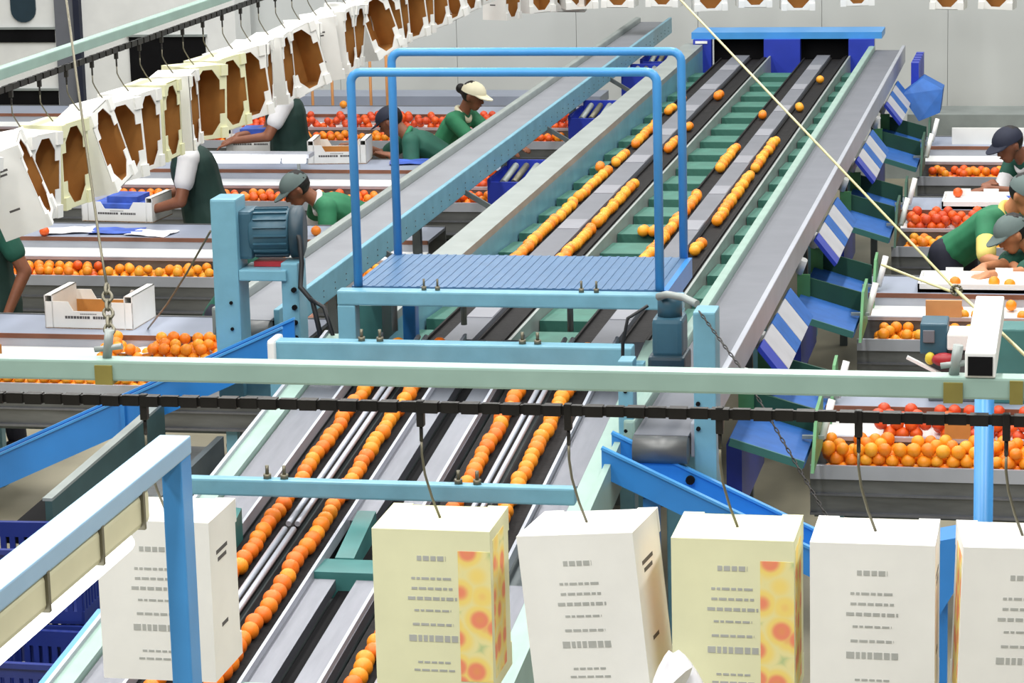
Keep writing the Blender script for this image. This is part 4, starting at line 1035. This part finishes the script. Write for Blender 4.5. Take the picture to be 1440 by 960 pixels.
# D: navy cap, E: cream cap
person('worker in green shirt and navy cap leaning over a carton', -5.173, 21.08, 190, 1.28, (Vector((-5.2, 20.9, 1.02)), Vector((-5.52, 21.1, 1.08))), (10, 30), .95, shirt='shirtd', collar='shirt', cap='capn', hair='hair')
person('worker in cream cap and green shirt with yellow collar looking down over the grey belt', -4.76, 21.78, -12, 1.36, (Vector((-4.4, 21.8, .98)), Vector((-4.45, 21.55, .98))), (0, 18), .90, shirt='shirt', collar='capc', cap='capc', hair='hair', bun=True)
# F: edge of frame, H: behind motor post
person('worker in dark green apron at the open carton table edge', -6.44, 15.6, 250, 1.6, (None, None), (0, 10), 1.0, shirt='shirtd', apron=True, hair='hair')
person('worker in navy trousers standing behind the blue motor post', -4.62, 15.72, 0, 1.40, (Vector((-4.45, 15.6, .95)), Vector((-4.4, 15.85, .95))), (0, 30), .93, shirt='shirtd', hair='hair')
# right hand side
person('worker in dark green shirt with white collar and navy cap at the far table', -.47, 19.75, 215, 1.32, (Vector((-.66, 19.35, 1.05)), Vector((-.62, 19.55, 1.06))), (0, 25), .98, shirt='shirtd', sleeve='shirtw', collar='shirtw', cap='capn', hair='hair')
person('worker in green shirt with yellow sleeves and collar bending over the white tray', -.40, 17.36, -35, 1.37, (Vector((-.25, 16.9, 1.0)), Vector((-.40, 16.85, 1.0))), (0, 25), 1.0, skin='skinl', shirt='shirt', sleeve='shirty', collar='shirty', cap='capg', hair='hair')
person('worker in grey cap and dark green shirt reaching into the cardboard tray', -.36, 16.9, 205, 1.22, (Vector((-.55, 16.42, 1.03)), Vector((-.62, 16.55, 1.03))), (0, 30), .93, skin='skinl', shirt='shirtd', cap='capg', hair='hair')

# ================================================================== ORANGES
def lane(xc, spans, zf, setn, cols, jit=.008):
    for a, b_ in spans:
        y = a
        while y <= b_:
            r = random.uniform(.030, .034)
            FRUIT.append((Vector((xc+random.uniform(-jit, jit), y, zf(y)+r)), r, random.choice(cols), setn)); y += random.uniform(.062, .069)
lowz = lambda y: zl(y)+.002
lane(LOWX[0], [(8.05, 11.85)], lowz, 'lane1', [0, 2, 0, 1]); lane(LOWX[1], [(8.05, 11.85)], lowz, 'lane2', [0, 1, 2])
lane(LOWX[2], [(8.05, 11.85)], lowz, 'lane3', [0, 1, 2]); lane(LOWX[3], [(9.3, 11.85)], lowz, 'lane4', [0, 1, 1])
upz = lambda y: ZU-.033
lane(-2.95, [(14.0, 16.3), (16.45, 17.5), (17.8, 18.2), (18.6, 19.6), (20.2, 20.4), (20.9, 20.95)], upz, 'up', [1, 0, 3])
lane(-2.70, [(14.0, 15.5), (15.6, 17.0), (18.4, 18.8), (19.4, 19.5), (21.0, 21.15)], upz, 'up', [1, 0, 3])
lane(-2.255, [(14.0, 15.9), (16.0, 16.6), (17.6, 18.5), (20.0, 20.1)], upz, 'up', [1, 0, 3])
lane(-2.03, [(14.0, 14.4), (14.8, 15.0), (15.7, 17.4), (17.6, 18.8), (20.4, 20.5), (22.0, 22.05)], upz, 'up', [1, 3, 3, 0])
lane(-2.36, [(15.5, 15.6)], lambda y: 1.40, 'up', [1]); lane(-2.42, [(15.5, 15.6)], lambda y: 1.40, 'up', [1, 3])
lane(-3.02, [(17.6, 17.7)], upz, 'up', [0])
bm = bmesh.new(); bmesh.ops.create_icosphere(bm, subdivisions=3, radius=1)
for v in bm.verts:
    k_ = 1-.10*math.exp(-((v.co.z-1)**2+v.co.x**2+v.co.y**2)*14); v.co = Vector((v.co.x, v.co.y, v.co.z*.94))*k_
ome = []
for i in range(6):
    me = bpy.data.meshes.new('orange'); bm.to_mesh(me); me.materials.append(ORM[i]); me.polygons.foreach_set('use_smooth', [True]*len(me.polygons)); ome.append(me)
bm.free()
LAB = {'lane1': ('orange rolling in the outer lane along the wide steel plate', 'oranges in the outer lane by the steel plate'), 'lane2': ('orange rolling in the lane between centre slot and outer lane', 'oranges between slot and outer lane'),
       'lane3': ('orange rolling in the lane between centre slot and roller lane', 'oranges between slot and roller lane'), 'lane4': ('orange rolling in the lane beside the steel end roller', 'oranges in the lane by the end roller'),
       'near': ('bright orange heaped in the trough below the red oranges', 'bright oranges heaped in the trough'), 'up': ('orange riding a lane of the sizing conveyor past teal pads', 'oranges on the sizing conveyor')}
pri = {'lane1': 0, 'lane2': 0, 'lane3': 0, 'lane4': 0, 'near': 1, 'up': 2, 'tray': 9}
def weight(f):
    p_, r, c_, s_ = f
    return (pri[s_] if s_ != 'near' or p_.z > .84 else 5, p_.y)
FRUIT.sort(key=weight)
for p_, r, c_, s_ in FRUIT[:300]:
    o = bpy.data.objects.new('orange', ome[c_]); COL.objects.link(o); o.location = p_; o.scale = (r, r, r)
    o.rotation_euler = (random.uniform(0, 6), random.uniform(0, 6), random.uniform(0, 6)); tag(o, LAB[s_][0], 'orange', LAB[s_][1])
bm = bmesh.new(); bmesh.ops.create_icosphere(bm, subdivisions=2, radius=1)
tv = [v.co.copy() for v in bm.verts]; tf = [[v.index for v in f.verts] for f in bm.faces]; bm.free()
V, Fc, Mi = [], [], []
for p_, r, c_, s_ in FRUIT[300:]:
    o = len(V); V += [(p_.x+v.x*r, p_.y+v.y*r, p_.z+v.z*r) for v in tv]; Fc += [[i+o for i in f] for f in tf]; Mi += [c_]*len(tf)
me = bpy.data.meshes.new('loose_oranges'); me.from_pydata(V, [], Fc)
for m_ in ORM: me.materials.append(m_)
me.polygons.foreach_set('material_index', Mi); me.polygons.foreach_set('use_smooth', [True]*len(Fc)); me.update()
o = bpy.data.objects.new('loose_oranges', me); COL.objects.link(o)
tag(o, 'loose oranges heaped in the troughs and trays of the packing tables', 'oranges', kind='stuff')
print('fruit', len(FRUIT))
